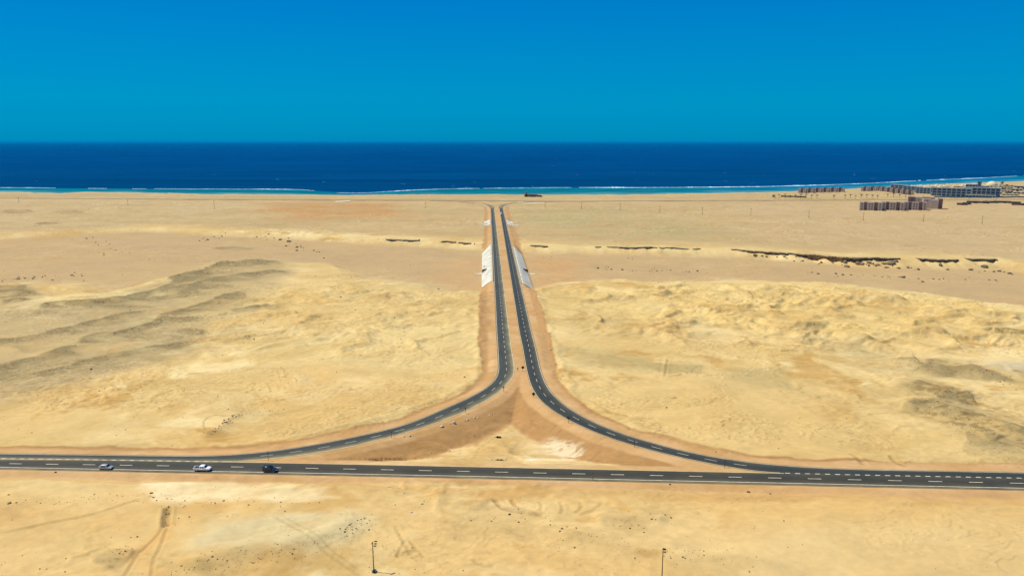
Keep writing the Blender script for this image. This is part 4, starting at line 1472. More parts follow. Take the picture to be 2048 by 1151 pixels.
def sprinkle(n, x0, x1, y0, y1, size):
    P = np.array([G(rk.uniform(x0, x1), rk.uniform(y0, y1)) for _ in range(n)])
    d = np.full(n, 1e9)
    for pts, d0 in EDGE_LINES:
        d = np.minimum(d, near_polyline(P[:, 0], P[:, 1], pts, 12)[0])
    P = P[d > 6.5]
    keep = fbm(P[:, 0] / 30, P[:, 1] / 22, 3, 205) > np.array([rk.uniform(-.5, .45) for _ in P])
    P = P[keep]
    for (x, y), z in zip(P, gz(P[:, 0], P[:, 1])):
        s = size * math.exp(rk.gauss(0, .5)) * (1 + max(0, y - 250) / 500)
        a = rk.uniform(0, 6.28)
        rg = [(x + s * math.cos(a + t) * rk.uniform(.7, 1.1), y + s * math.sin(a + t) * rk.uniform(.7, 1.1), z - .05) for t in (0, 1.3, 2.6, 3.8, 5.1)]
        peb.loft([rg, [(x + s * .45 * math.cos(a + t), y + s * .45 * math.sin(a + t), z + s * .7) for t in (0, 1.3, 2.6, 3.8, 5.1)]])


sprinkle(900, -50, 2100, 960, 1160, .10)
sprinkle(1100, -50, 2100, 580, 900, .13)
sprinkle(700, -50, 2100, 500, 600, .16)
tag(peb.build('gravel', M['gravel']), kind='stuff')

# low desert scrub by the highway
def scrub(px, py, L, label):
    x, y = G(px, py, -1)
    z = ground_z(x, y)
    r = random.Random(int(px))
    m = MB()
    for k in range(90):
        a = r.gauss(0, .4) * L
        b_ = r.gauss(0, .16) * L
        hh = r.uniform(.15, .55)
        d = r.uniform(0, 6.28)
        w = r.uniform(.12, .3)
        m.add([(a, b_, 0), (a + w * math.cos(d), b_ + w * math.sin(d), hh * .5), (a + .3 * math.cos(d), b_ + .3 * math.sin(d), hh), (a - w * math.sin(d), b_ + w * math.cos(d), hh * .6)], [(0, 1, 2, 3)])
    o = m.build('desert_shrub', M['scrub'], loc=(x, y, z))
    tag(o, label, 'shrub')


scrub(752, 921, 3.4, 'dark straggly shrub at the left tip of the dug triangle')
scrub(999, 913, 2.0, 'dark low shrub in the middle of the dug triangle')
scrub(997, 857, 1.0, 'small dark shrub below the apex of the dug triangle')


# ------------------------------------------------------------------ vehicles (x forward, z up)
def ring(x, zb, zt, wb, wm, wt):
    h = zt - zb
    half = [(wb * .8, zb), (wb, zb + .08 * h), (wm, zb + .35 * h), (wm, zb + .7 * h), (wt, zt - .06 * h), (wt * .86, zt)]
    return [(x, -a, z) for a, z in half] + [(x, a, z) for a, z in reversed(half)]


def wheel(root, x, y, r, w):
    s = 1 if y > 0 else -1
    m = MB()
    prof = [(r * .62, -w / 2), (r * .93, -w / 2), (r, -w * .35), (r, w * .35), (r * .93, w / 2), (r * .62, w / 2)]
    rings = [[(x + a * math.cos(2 * math.pi * k / 18), y + b_, r + a * math.sin(2 * math.pi * k / 18)) for k in range(18)] for a, b_ in prof]
    m.loft(rings)
    t = m.build('wheel', M['rubber'], root, True)
    q = MB()
    for k in range(5):
        a = 2 * math.pi * k / 5
        q.tube((x, y + s * (w / 2 + .012), r), (x + r * .6 * math.cos(a), y + s * (w / 2 + .004), r + r * .6 * math.sin(a)), .05, .06, 6)
    q.tube((x, y + s * w * .3, r), (x, y + s * (w / 2 + .006), r), r * .6, r * .6, 14)
    q.build('rim', M['rim'], t)
    return t


def side_panels(m, prof_fn, poly, off):
    """same outline on both flanks, y taken from the cabin side"""
    for s in (-1, 1):
        v = [(x, s * (prof_fn(z) + off), z) for x, z in poly]
        m.add(v, [tuple(range(len(v)))[::s]])


def cabin_rings(st):
    return [[(x, -wb, zb), (x, -wb * .98, zb + .12 * (zt - zb)), (x, -lerp(wb, wt, .9), zb + .9 * (zt - zb)), (x, -wt * .88, zt), (x, wt * .88, zt), (x, lerp(wb, wt, .9), zb + .9 * (zt - zb)), (x, wb * .98, zb + .12 * (zt - zb)), (x, wb, zb)] for x, zb, zt, wb, wt in st]


def finish_vehicle(root, paint, L, wheels, r, tw, lights, bumper_z, width, mirror):
    for x in wheels:
        for s in (-1, 1):
            wheel(root, x, s * (width - tw / 2 - .01), r, tw)
    fx, fz, rx, rz = lights
    for s in (-1, 1):
        MB().box((fx, s * width * .72, fz), (.16, .3, .15)).build('headlight', M['lamp_clear'], root)
        MB().box((rx, s * width * .78, rz), (.1, .2, .24)).build('tail_light', M['lamp_red'], root)
        mm = MB()
        mm.box((mirror[0], s * (width + .05), mirror[1]), (.12, .2, .16), 0, .8)
        mm.build('door_mirror', paint, root)
    for x, nm in ((L / 2 - .06, 'front_bumper'), (-L / 2 + .06, 'rear_bumper')):
        MB().box((x, 0, bumper_z), (.16, width * 1.7, .22), 0, .96).build(nm, M['black_plastic_and_shade'], root)


# silver hatchback
x, y = G(212.5, 937.0)
car = thing('hatchback_car', 'silver hatchback, rearmost car on the highway at the left', 'car', (x, y, .012), -.036)
MB().loft([ring(-2.03, .48, .86, .62, .68, .60), ring(-1.93, .28, .96, .76, .82, .74), ring(-1.2, .22, 1.0, .80, .87, .80), ring(0, .2, .97, .82, .88, .81), ring(.9, .2, .93, .82, .88, .80), ring(1.45, .22, .84, .80, .86, .76), ring(1.85, .3, .70, .72, .80, .66), ring(2.03, .42, .60, .55, .62, .52)]).build('body', M['silver'], car, True)
MB().loft(cabin_rings([(-1.95, .9, .96, .72, .66), (-1.6, .92, 1.30, .80, .62), (-.9, .94, 1.46, .82, .62), (-.1, .94, 1.50, .82, .62), (.35, .93, 1.42, .82, .62), (1.12, .88, .92, .78, .70)])).build('cabin', M['silver'], car, True)
ys = lambda z: lerp(.82, .64, (z - .93) / .5)
m = MB()
side_panels(m, ys, [(-1.3, 1.02), (.52, 1.0), (.30, 1.30), (-.2, 1.40), (-.9, 1.36), (-1.3, 1.2)], .018)
m.build('side_window', M['glass'], car)
MB().quad((.42, -.62, 1.385), (1.02, -.70, .965), (1.02, .70, .965), (.42, .62, 1.385)).build('windscreen', M['glass'], car, loc=(.02, 0, .03))
MB().quad((-1.92, -.62, 1.02), (-1.63, -.58, 1.31), (-1.63, .58, 1.31), (-1.92, .62, 1.02)).build('rear_window', M['glass'], car, loc=(-.04, 0, .02))
finish_vehicle(car, M['silver'], 4.08, (-1.28, 1.30), .31, .2, (1.86, .62, -1.98, .8), .42, .86, (.62, 1.02))

# white double-cab pickup
x, y = G(405.5, 940.2)
pk = thing('pickup_truck', 'white double cab pickup with open bed, middle of three highway vehicles', 'pickup truck', (x, y, .012), -.036)
MB().loft([ring(-.62, .42, 1.10, .80, .91, .88), ring(.6, .42, 1.10, .82, .92, .88), ring(1.2, .42, 1.12, .82, .92, .88), ring(1.9, .44, 1.10, .82, .91, .84), ring(2.4, .48, 1.02, .78, .88, .78), ring(2.6, .55, .9, .66, .76, .66)]).build('body', M['white_paint'], pk, True)
m = MB()
for s in (-1, 1):
    m.loft([[(-2.6, s * .80, .5), (-2.6, s * .92, .6), (-2.6, s * .90, 1.14), (-2.6, s * .78, 1.14)], [(-.6, s * .80, .45), (-.6, s * .92, .55), (-.6, s * .90, 1.14), (-.6, s * .78, 1.14)]])
m.box((-2.55, 0, .83), (.1, 1.62, .6))
m.box((-.62, 0, .83), (.08, 1.6, .58))
m.build('cargo_bed', M['white_paint'], pk)
MB().box((-1.6, 0, .60), (1.98, 1.58, .08)).build('shaded_bed_floor', M['black_plastic_and_shade'], pk)  # floor coloured black as the shadow inside the open bed
MB().loft(cabin_rings([(-.66, 1.06, 1.62, .86, .68), (-.50, 1.06, 1.74, .86, .70), (.3, 1.06, 1.78, .87, .70), (.72, 1.06, 1.72, .87, .70), (1.42, 1.06, 1.12, .84, .74)])).build('cabin', M['white_paint'], pk, True)
ys = lambda z: lerp(.87, .71, (z - 1.06) / .68)
m = MB()
side_panels(m, ys, [(-.50, 1.2), (.02, 1.2), (.02, 1.6), (-.46, 1.6)], .02)
m.build('rear_side_window', M['glass'], pk)
m = MB()
side_panels(m, ys, [(.14, 1.2), (1.0, 1.17), (.66, 1.60), (.14, 1.6)], .02)
m.build('front_side_window', M['glass'], pk)
MB().quad((.80, -.70, 1.67), (1.32, -.76, 1.17), (1.32, .76, 1.17), (.80, .70, 1.67)).build('windscreen', M['glass'], pk, loc=(.02, 0, .03))
MB().quad((-.665, -.62, 1.2), (-.655, -.60, 1.56), (-.655, .60, 1.56), (-.665, .62, 1.2)).build('rear_window', M['glass'], pk, loc=(-.03, 0, 0))
finish_vehicle(pk, M['white_paint'], 5.2, (-1.62, 1.62), .39, .26, (2.46, .86, -2.62, .9), .55, .90, (.98, 1.22))

# navy off-roader
x, y = G(540.5, 942.5)
jp = thing('offroad_car', 'dark navy boxy off-roader leading the three highway vehicles', 'off-road car', (x, y, .012), -.036)
MB().loft([ring(-2.12, .5, 1.06, .78, .84, .80), ring(-2.02, .4, 1.10, .82, .88, .85), ring(0, .38, 1.10, .84, .90, .86), ring(.9, .38, 1.10, .84, .90, .86), ring(1.6, .42, 1.06, .82, .88, .80), ring(2.02, .46, .98, .76, .84, .74), ring(2.14, .55, .88, .66, .74, .66)]).build('body', M['navy'], jp, True)
MB().loft(cabin_rings([(-2.10, 1.06, 1.84, .86, .76), (-2.02, 1.06, 1.93, .87, .78), (-.4, 1.06, 1.96, .88, .78), (.34, 1.06, 1.92, .88, .78), (.84, 1.05, 1.14, .86, .80)])).build('cabin', M['navy'], jp, True)
ys = lambda z: lerp(.88, .79, (z - 1.06) / .85)
m = MB()
side_panels(m, ys, [(-1.9, 1.2), (-1.05, 1.2), (-1.05, 1.76), (-1.88, 1.76)], .02)
side_panels(m, ys, [(-.95, 1.2), (-.2, 1.2), (-.2, 1.77), (-.95, 1.77)], .02)
side_panels(m, ys, [(-.1, 1.2), (.58, 1.18), (.30, 1.75), (-.1, 1.77)], .02)
m.build('side_window', M['glass'], jp)
MB().quad((.40, -.78, 1.84), (.80, -.80, 1.20), (.80, .80, 1.20), (.40, .78, 1.84)).build('windscreen', M['glass'], jp, loc=(.02, 0, .03))
MB().box((0, 0, 0), (.12, 1.1, .3)).build('grille', M['rim'], jp, loc=(2.12, 0, .72))
mm = MB()
for s in (-1, 1):
    mm.tube((-1.7, s * .6, 2.02), (.1, s * .6, 2.01), .025, .025, 6)
mm.build('roof_rack', M['steel'], jp)
mm = MB()
for s in (-1, 1):
    mm.box((-.05, s * .93, .42), (1.9, .12, .06))
mm.build('side_step', M['rim'], jp)
finish_vehicle(jp, M['navy'], 4.3, (-1.32, 1.32), .38, .24, (2.06, .84, -2.12, .95), .55, .88, (.62, 1.2))

# pale minibus on the far right-hand carriageway
x, y = G(1002.4, 428.6)
vn = thing('minibus', 'lone pale minibus on the far end of the right carriageway', 'minibus', (x, y, .02), R(92) + math.pi)
MB().loft([ring(-2.9, .45, 2.2, .84, .95, .80), ring(-2.75, .4, 2.42, .9, 1.0, .86), ring(1.3, .4, 2.45, .9, 1.0, .86), ring(1.7, .4, 2.25, .9, 1.0, .84), ring(2.3, .42, 1.35, .88, .97, .86), ring(2.75, .46, 1.15, .84, .92, .80), ring(2.9, .55, .95, .7, .8, .7)]).build('body', M['white_paint'], vn, True)
MB().quad((1.76, -.78, 2.16), (2.28, -.86, 1.42), (2.28, .86, 1.42), (1.76, .78, 2.16)).build('windscreen', M['glass'], vn, loc=(.04, 0, .04))
m = MB()
side_panels(m, lambda z: .985 - (z - 1.3) * .05, [(-2.5, 1.35), (1.65, 1.35), (1.45, 2.0), (-2.5, 2.0)], .02)
m.build('side_window', M['glass'], vn)
finish_vehicle(vn, M['white_paint'], 5.8, (-1.7, 1.85), .36, .24, (2.78, .9, -2.88, 1.0), .55, .94, (2.1, 1.5))


# ------------------------------------------------------------------ road signs
def sign(px, py_base, top_h, plate, size, label, face=0.0, mat='steel_dark', lean=0.0, post_r=.065):
    x, y = G(px, py_base, -.2)
    z = ground_z(x, y)
    rt = thing('road_sign', label, 'road sign', (x, y, z), face, 'road signs along the ramps')
    MB().tube((0, 0, -.4), (lean, 0, top_h), post_r, post_r, 8).build('post', M[mat], rt)
    m = MB()
    zc = top_h - size * .45
    if plate == 'round':
        m.tube((lean, -.09, zc), (lean, -.05 - .07, zc), size / 2, size / 2, 20)
    elif plate == 'square':
        m.box((lean, -.10, zc), (size, .04, size))
    elif plate == 'tri':
        m.add([(-size * .55, -.08, zc - size * .4), (size * .55, -.08, zc - size * .4), (0, -.08, zc + size * .5), (-size * .55, -.12, zc - size * .4), (size * .55, -.12, zc - size * .4), (0, -.12, zc + size * .5)],
              [(0, 1, 2), (5, 4, 3), (0, 3, 4, 1), (1, 4, 5, 2), (2, 5, 3, 0)])
    m.build('sign_plate', M['steel_dark'], rt)
    br = MB()
    br.box((lean, -.06, zc + size * .2), (.3 * size, .05, .05))
    br.box((lean, -.06, zc - size * .2), (.3 * size, .05, .05))
    br.build('bracket', M['steel'], rt)
    return rt


sign(1045.6, 742.2, 2.3, 'round', 1.25, 'large round dark sign in the median mouth, beside a thinner one')
sign(1035.6, 742.2, 1.5, 'round', .6, 'thin short sign with small plate in the median mouth')
sign(1007.2, 783.5, 2.2, 'square', .55, 'narrow sign on the outer bend of the left ramp nearest the apex', .5)
sign(930.8, 826.2, 2.2, 'square', .6, 'narrow sign midway down the inner edge of the left ramp', .9)
sign(782.9, 875.6, 2.3, 'square', .45, 'slim sign low on the left ramp, its plate edge-on', 1.25)
sign(536.7, 920.8, 3.0, 'square', .4, 'bare looking slim post in the left gore behind the navy off-roader', 1.5)
sign(1067.2, 794.5, 2.0, 'round', 1.25, 'round dark sign at the top of the right ramp curve', -.2)
sign(1136.8, 846.2, 2.5, 'square', 1.0, 'tilted square dark sign midway down the right ramp', -.6)
sign(1268.7, 894.6, 2.5, 'tri', .75, 'slim sign with small dark plate lower on the right ramp', -1.1)
sign(1449.2, 935.8, 2.7, 'square', .4, 'slim dark post at the right gore beside the highway', -1.4)
sign(1185.6, 960.5, 2.6, 'square', .4, 'pale grey leaning post on the near verge of the highway', -1.5, 'steel', .25, .10)


# ------------------------------------------------------------------ lamp posts in the foreground
def lamp_post(px, py_base, h, arms, label, mat):
    x, y = G(px, py_base, -1.0)
    z = ground_z(x, y)
    rt = thing('lamp_post', label, 'lamp post', (x, y, z), 0, 'lamp posts at the bottom of the view')
    MB().tube((.0, 0, -.2), (-.05, 0, h), .13, .075, 10).build('pole', M['pole'], rt)
    b_ = MB()
    b_.box((0, 0, .32), (1.1, .9, .7), .3, .94)
    b_.build('base', M['concrete_dirty'], rt)
    bx = MB()
    bx.box((.15, -.5, .45), (.45, .25, .9), .3)
    bx.build('control_box', M['steel_dark'], rt)
    cp = MB()
    cp.tube((-.05, 0, h - .25), (-.05, 0, h + .12), .13, .10, 8)
    cp.build('pole_cap', M['steel_dark'], rt)
    for k, (dx, dz, dy) in enumerate(arms):
        ar = MB()
        ar.tube((-.05, 0, h + dz - .05), (dx, dy, h + dz), .035, .03, 6)
        a = ar.build('lamp_arm', M['pole'], rt)
        hd = MB()
        hd.loft([[(dx - .05, dy - .09, h + dz - .05), (dx - .05, dy + .09, h + dz - .05), (dx - .05, dy + .08, h + dz + .06), (dx - .05, dy - .08, h + dz + .06)],
                 [(dx + .30, dy - .17, h + dz - .08), (dx + .30, dy + .17, h + dz - .08), (dx + .30, dy + .14, h + dz + .08), (dx + .30, dy - .14, h + dz + .08)],
                 [(dx + .62, dy - .10, h + dz - .05), (dx + .62, dy + .10, h + dz - .05), (dx + .62, dy + .08, h + dz + .04), (dx + .62, dy - .08, h + dz + .04)]])
        hd.build('lamp_head', M['steel_dark'], a)
    return rt


lamp_post(748, 1147, 7.6, [(.42, .15, .25), (.36, -.32, .0), (.28, -.78, -.2)], 'foreground lamp post with three stacked heads and a concrete base', 'pole')
lamp_post(1323.4, 1166, 8.0, [(.05, -.1, -.3), (-.10, .05, -.2), (.06, -.75, -.2)], 'slimmer foreground lamp post cut by the bottom edge, heads close to its pole', 'pole')

# ------------------------------------------------------------------ utility poles on the plain
def utility_pole(h):
    rt = thing('utility_pole', 'thin utility pole of the sparse line across the right plain', 'utility pole', (0, 0, 0), 0, 'utility poles on the plain')
    MB().tube((0, 0, -.5), (0, 0, h), .24, .16, 8).build('pole', M['pole'], rt)
    m = MB()
    m.box((0, 0, h - .9), (2.6, .16, .16))
    m.build('crossarm', M['pole'], rt)
    i = MB()
    for dx in (-1.15, 0, 1.15):
        i.tube((dx, 0, h - .8), (dx, 0, h - .35), .07, .05, 6)
    i.build('insulator', M['steel'], rt)
    MB().box((0, 0, .2), (1.1, 1.1, .9), .3, .8).build('footing', M['rock_tan'], rt)
    return rt


up = None
PB = [(1090, 412.5, 8.5), (1163, 415.5, 9), (1240, 419.8, 10), (1319.5, 424.6, 10), (1404.5, 428, 9.5), (1501.5, 430.6, 9.5), (1617.5, 434.6, 9.5), (1726.5, 439, 9.5), (1846.5, 442, 9.5), (1964, 446, 9.5)]
PB2 = [(38, 405, 9), (256, 409, 9), (428.8, 416, 12), (851.5, 415.6, 9)]
for k, (px, py, hh) in enumerate(PB + PB2):
    o = utility_pole(10.0) if up is None else copy_tree(up)
    up = up or o
    x, y = G(px, py)
    o.location = (x, y, ground_z(x, y))
    o.scale = (1, 1, hh / 10)
    if k >= len(PB):
        tag(o, 'thin utility pole standing on the far plain left of the road', 'utility pole', 'utility poles left of the road')

# ------------------------------------------------------------------ buildings
def px_m(y):
    return y * math.cos(PITCH) + CAM_H * math.sin(PITCH)


def flat_block(rt, segs, depth, floors, fh, wins, first=0.0):
    """segs: (width, projection, material key, height extra); windows per segment"""
    W = sum(s[0] for s in segs)
    x = -W / 2
    H = floors * fh
    for (w, pr, mk, ex), nw in zip(segs, wins):
        h = H + ex
        b_ = MB()
        b_.box((x + w / 2, depth / 2 - pr / 2, h / 2 - .5), (w - .02, depth + pr, h + 1))
        wl = b_.build('wall', M[mk], rt)
        r_ = MB()
        for (cx, cy, sx, sy) in ((x + w / 2, -pr + .15, w - .02, .3), (x + w / 2, depth - .15, w - .02, .3), (x + .15, depth / 2 - pr / 2, .3, depth + pr - .62), (x + w - .15, depth / 2 - pr / 2, .3, depth + pr - .62)):
            r_.box((cx, cy, h + .35), (sx, sy, .7))
        r_.build('parapet', M[mk], wl)
        MB().box((x + w / 2, depth / 2 - pr / 2, h + .06), (w - .66, depth + pr - .66, .12)).build('roof', M['roof_pink'], wl)
        for k in range(nw):
            cx = x + w * (k + .5 + (nw == 2) * (.12 if k == 0 else -.12)) / nw if nw else 0
            for f in range(floors):
                MB().box((cx, -pr - .02, f * fh + fh * .55 + first), (1.5, .1, 1.6)).build('window', M['window_dark'], rt)
        x += w
    return W, H


SEGS = [(5.8, .8, 'wall_pink', 0), (4.2, 0, 'wall_mauve', .3), (9.4, 1.0, 'wall_pink', 0), (4.8, 0, 'wall_mauve', .3), (5.8, .7, 'wall_pink', 0)]
for px0, lab in ((1741, 'pinkish three storey apartment block, left end of the front row'), (1785, 'pinkish three storey apartment block, middle of the front row'), (1830, 'pinkish three storey apartment block, right of the front row')):
    py = 420.0 - (px0 - 1741) * .006
    x, y = G(px0, py)
    z = ground_z(x, y)
    rt = thing('apartment_block', lab, 'apartment block', (x, y, z), R(-20), 'apartment blocks in the front row')
    flat_block(rt, SEGS, 12, 3, 3.6, [1, 0, 2, 0, 1])
    for s in (-5.5, 8.2):
        MB().box((s, -.04, 1.4), (2.6, .12, 2.8)).build('entrance', M['window_dark'], rt)
x, y = G(1864.5, 417.5)
rt = thing('apartment_block', 'taller pinkish block with a blank wall behind the front row, at its right', 'apartment block', (x, y, ground_z(x, y)), R(-24))
flat_block(rt, [(9.5, 0, 'wall_pink', 0), (10.5, 1.5, 'wall_pink', -1.5), (5.5, .2, 'wall_mauve', .6)], 16, 4, 3.5, [1, 0, 0])
x, y = G(1842, 412.5)
rt = thing('apartment_block', 'mauve roofed block half hidden behind the front row', 'apartment block', (x, y, ground_z(x, y)), R(-24))
flat_block(rt, [(9, .5, 'wall_mauve', .6), (10, 0, 'wall_pink', 0), (9, .6, 'wall_mauve', .4), (8, 0, 'wall_pink', .6)], 14, 4, 3.4, [1, 1, 1, 1])

# the two rows by the beach
def row_house(x, y, rz, label, group, sc=1.0, flip=False):
    rt = thing('holiday_house', label, 'terraced house', (x, y, ground_z(x, y)), rz, group)
    segs = [(4.6 * sc, .6, 'wall_pink', 0), (5.0 * sc, 0, 'wall_mauve', .5), (4.4 * sc, .5, 'wall_pink', -.3)]
    flat_block(rt, segs, 9, 2, 4.0, [1, 1, 1])
    return rt


pos = ['leftmost', 'second', 'third', 'fourth', 'fifth', 'rightmost']
for k in range(6):
    px = 1603.5 + 15.3 * k
    x, y = G(px, 385.6 - .45 * k)
    row_house(x, y, R(-34), f'{pos[k]} pinkish house in the beach row standing apart on the left', 'houses in the left beach row')
for k in range(3):
    x, y = G(1729 + 15 * k, 381.6 - .3 * k)
    row_house(x, y, R(-34), f'{("left", "middle", "right")[k]} house of the three pinkish ones facing the camera by the beach', 'houses in the middle beach row')
for k in range(6):
    x, y = G(1766 + 10.6 * k, 382.2 + 1.32 * k)
    row_house(x, y, R(-34), f'{("far end", "second", "third", "fourth", "fifth", "nearest")[k]} pinkish house of the row slanting away to the beach', 'houses in the slanting row', 1.0)


# resort
def resort_wing(px, py, W, D, H, rz, label, nb, nf, wall, win, roofm='wall_grey', name='hotel_wing'):
    x, y = G(px, py)
    rt = thing(name, label, 'hotel building', (x, y, ground_z(x, y)), R(rz), 'hotel wings')
    MB().box((0, D / 2, H / 2 - .5), (W, D, H + 1)).build('wall', M[wall], rt)
    MB().box((0, D / 2, H + .56), (W + .3, D + .3, .12)).build('roof', M[roofm], rt)
    p = MB()
    for s in range(nb + 1):
        p.box((-W / 2 + W * s / nb, -.35, H / 2 - .2), (.7, .7, H + .4))
    p.build('pilaster', M['wall_grey'], rt)
    sl = MB()
    for f in range(1, nf + 1):
        sl.box((0, -.22, H * f / nf - .15), (W - .3, .40, .3))
    sl.build('balcony_slab', M['wall_grey'], rt)
    for s in range(nb):
        for f in range(nf):
            MB().box((-W / 2 + W * (s + .5) / nb, -.03, H * (f + .47) / nf), (W / nb * .66, .12, H / nf * .62)).build('window', M[win], rt)
    return rt


resort_wing(1902, 391.8, 62, 16, 14.5, -34, 'long blue grey hotel wing left of the tower', 8, 3, 'wall_blue', 'window_blue')
resort_wing(1962, 391.4, 58, 16, 15.5, -34, 'blue grey hotel wing below the dome', 8, 3, 'wall_blue', 'window_blue')
resort_wing(1846, 386.6, 26, 14, 11, -50, 'nearest part of the slanting hotel wing beside the pinkish row', 4, 3, 'wall_blue', 'window_blue')
resort_wing(1822, 383.0, 30, 14, 10.5, -50, 'middle part of the slanting hotel wing beside the pinkish row', 4, 3, 'wall_blue', 'window_blue')
resort_wing(1797, 379.4, 32, 14, 10.5, -50, 'far part of the slanting hotel wing beside the pinkish row', 4, 3, 'wall_blue', 'window_blue')
resort_wing(1961, 394.3, 46, 6, 4.0, -34, 'low arcade in front of the hotel wing below the dome', 9, 1, 'wall_blue', 'window_blue', 'cream')
resort_wing(1944, 378.0, 24, 14, 9.5, -34, 'dark slate annex at the left of the hotel tower', 4, 2, 'tower', 'window_blue', 'tower')
resort_wing(1966, 377.8, 20, 12, 6.5, -34, 'dark slate annex between tower and dome', 4, 2, 'tower', 'window_blue', 'tower')
resort_wing(1880, 391.0, 30, 10, 5.0, -34, 'low flat annex in front of the left hotel wing', 5, 1, 'wall_grey', 'window_dark', 'cream')
# tower
x, y = G(1957.5, 378.5)
rt = thing('hotel_tower', 'dark slate hotel tower rising left of the dome', 'tower', (x, y, ground_z(x, y)), R(-34))
MB().box((0, 4, 8), (7, 7, 17)).build('wall', M['tower'], rt)
MB().box((0, 4, 16.9), (7.8, 7.8, .8)).build('cornice', M['tower'], rt)
for f in range(4):
    MB().box((0, .45, 3 + 3.6 * f), (2.6, .14, 1.8)).build('window', M['window_blue'], rt)
# dome
x, y = G(1982.5, 377.5)
rt = thing('domed_hall', 'cream domed hall above the hotel', 'domed building', (x, y, ground_z(x, y)), R(-34))
MB().box((0, 10, 2.9), (27, 22, 6.8)).build('base', M['cream'], rt)
dm = MB()
dm.dome((0, 10, 6.32), 10.8, 9.6, 24, 8)
dm.build('dome', M['cream'], rt, True)
for dx in (-7.5, 0, 7.5):
    MB().box((dx, -1.06, 3.4), (2.4, .14, 3.0)).build('window', M['window_dark'], rt)
MB().tube((0, 10, 14.9), (0, 10, 16.3), .3, .1, 8).build('finial', M['cream'], rt)
x, y = G(2003.5, 367.5)
rt = thing('beach_tower', 'small grey lookout standing on the beach right of the dome', 'lookout', (x, y, ground_z(x, y)))
MB().box((0, 0, 2.0), (4.6, 4.6, 4.6)).build('base', M['wall_grey'], rt)
MB().box((0, 0, 5.4), (6.4, 6.4, 2.2), 0, .8).build('cabin', M['wall_blue'], rt)

# low resort houses and hedges right of the hotel
lows = [(2008, 384.5, 20, 4, 'cream', 'low cream pavilion right of the dome behind the hedge'), (2030, 381, 26, 4, 'wall_grey', 'low grey pavilion right of the hotel, near the picture edge'),
        (2014, 376.5, 22, 4, 'cream', 'long low cream building behind the hotel garden'), (1995, 373.5, 18, 4, 'wall_grey', 'low grey shed just right of the dome'),
        (2042, 387.5, 26, 4, 'cream', 'cream bungalow by the wall at the right edge'), (2020, 390.5, 26, 2.6, 'cream', 'long cream terrace on the hotel forecourt'), (1996, 388.5, 11, 5, 'cream', 'small cream gatehouse beside the hotel wing'), (2040, 374.5, 22, 4, 'wall_grey', 'far grey bungalow at the right edge')]
for px, py, W, H, mk, lab in lows:
    x, y = G(px, py)
    rt = thing('bungalow', lab, 'low building', (x, y, ground_z(x, y)), R(-34))
    MB().box((0, 4, H / 2 - .4), (W, 8, H + .8)).build('wall', M[mk], rt)
    MB().box((0, 4, H + .2), (W + .8, 8.8, .38)).build('roof', M['cream'], rt)
    for k in range(4):
        MB().box((-W / 2 + W * (k + .5) / 4, -.03, H * .5), (W / 7, .12, H * .5)).build('window', M['window_dark'], rt)


def leaf_clump(L, D, H, n, seed, size=1.0):
    r = random.Random(seed)
    m = MB()
    for k in range(n):
        while True:
            p = Vector((r.uniform(-1, 1), r.uniform(-1, 1), r.uniform(-.2, 1)))
            if p.length < 1 and p.length > .45:
                break
        c = Vector((p.x * L / 2, p.y * D / 2, max(.05, p.z) * H * (.75 + .35 * math.sin(p.x * 9 + seed))))
        a = Vector((r.uniform(-1, 1), r.uniform(-1, 1), r.uniform(-1, 1))).normalized() * size
        b_ = a.orthogonal().normalized() * size * r.uniform(.5, .9)
        m.add([c - a, c + b_, c + a, c - b_], [(0, 1, 2, 3)])
    return m


for k, (px, py, L, H, lab) in enumerate([(2012, 387.6, 44, 4.5, 'dark green hedge in front of the low cream pavilion'), (2034, 384.5, 30, 4, 'green garden hedge near the right picture edge'), (2022, 379.4, 40, 4, 'green planting between the low buildings'),
                                         (2000, 380.3, 18, 5, 'bushy green tree clump right of the hotel wing'), (2040, 378.3, 26, 4, 'far green hedge at the right edge'), (1990, 392.6, 26, 2.4, 'low hedge along the hotel forecourt'), (2010, 371.3, 36, 3, 'thin line of beach shrubs right of the dome')]):
    x, y = G(px, py)
    o = leaf_clump(L, 9, H, 900, k, .9).build('hedge', M['hedge'], loc=(x, y, ground_z(x, y)))
    o.rotation_euler = (0, 0, R(-20))
    tag(o, lab, 'hedge')

# beach parasols behind the hotel
pr = thing('beach_parasol', 'small thatched beach parasol among the rows behind the hotel', 'parasol', (0, 0, 0), 0, 'thatched parasols on the hotel beach')
MB().tube((0, 0, 0), (0, 0, 2.6), .12, .1, 6).build('post', M['trunk'], pr)
c_ = MB()
c_.loft([[(r_ * math.cos(2 * math.pi * k / 9), r_ * math.sin(2 * math.pi * k / 9), z_) for k in range(9)] for r_, z_ in ((2.4, 2.3), (2.5, 2.45), (1.3, 3.3), (.15, 4.0))])
c_.build('canopy', M['thatch'], pr)
rp_ = random.Random(8)
first = True
for k in range(104):
    t = rp_.random()
    px = 1792 + 158 * t
    py = 375.6 - 4.2 * t + rp_.uniform(-1.6, 3.0)
    x, y = G(px, py)
    o = pr if first else copy_tree(pr)
    first = False
    s = rp_.uniform(.9, 1.5)
    o.scale = (s, s, s)
    o.location = (x, y, ground_z(x, y))
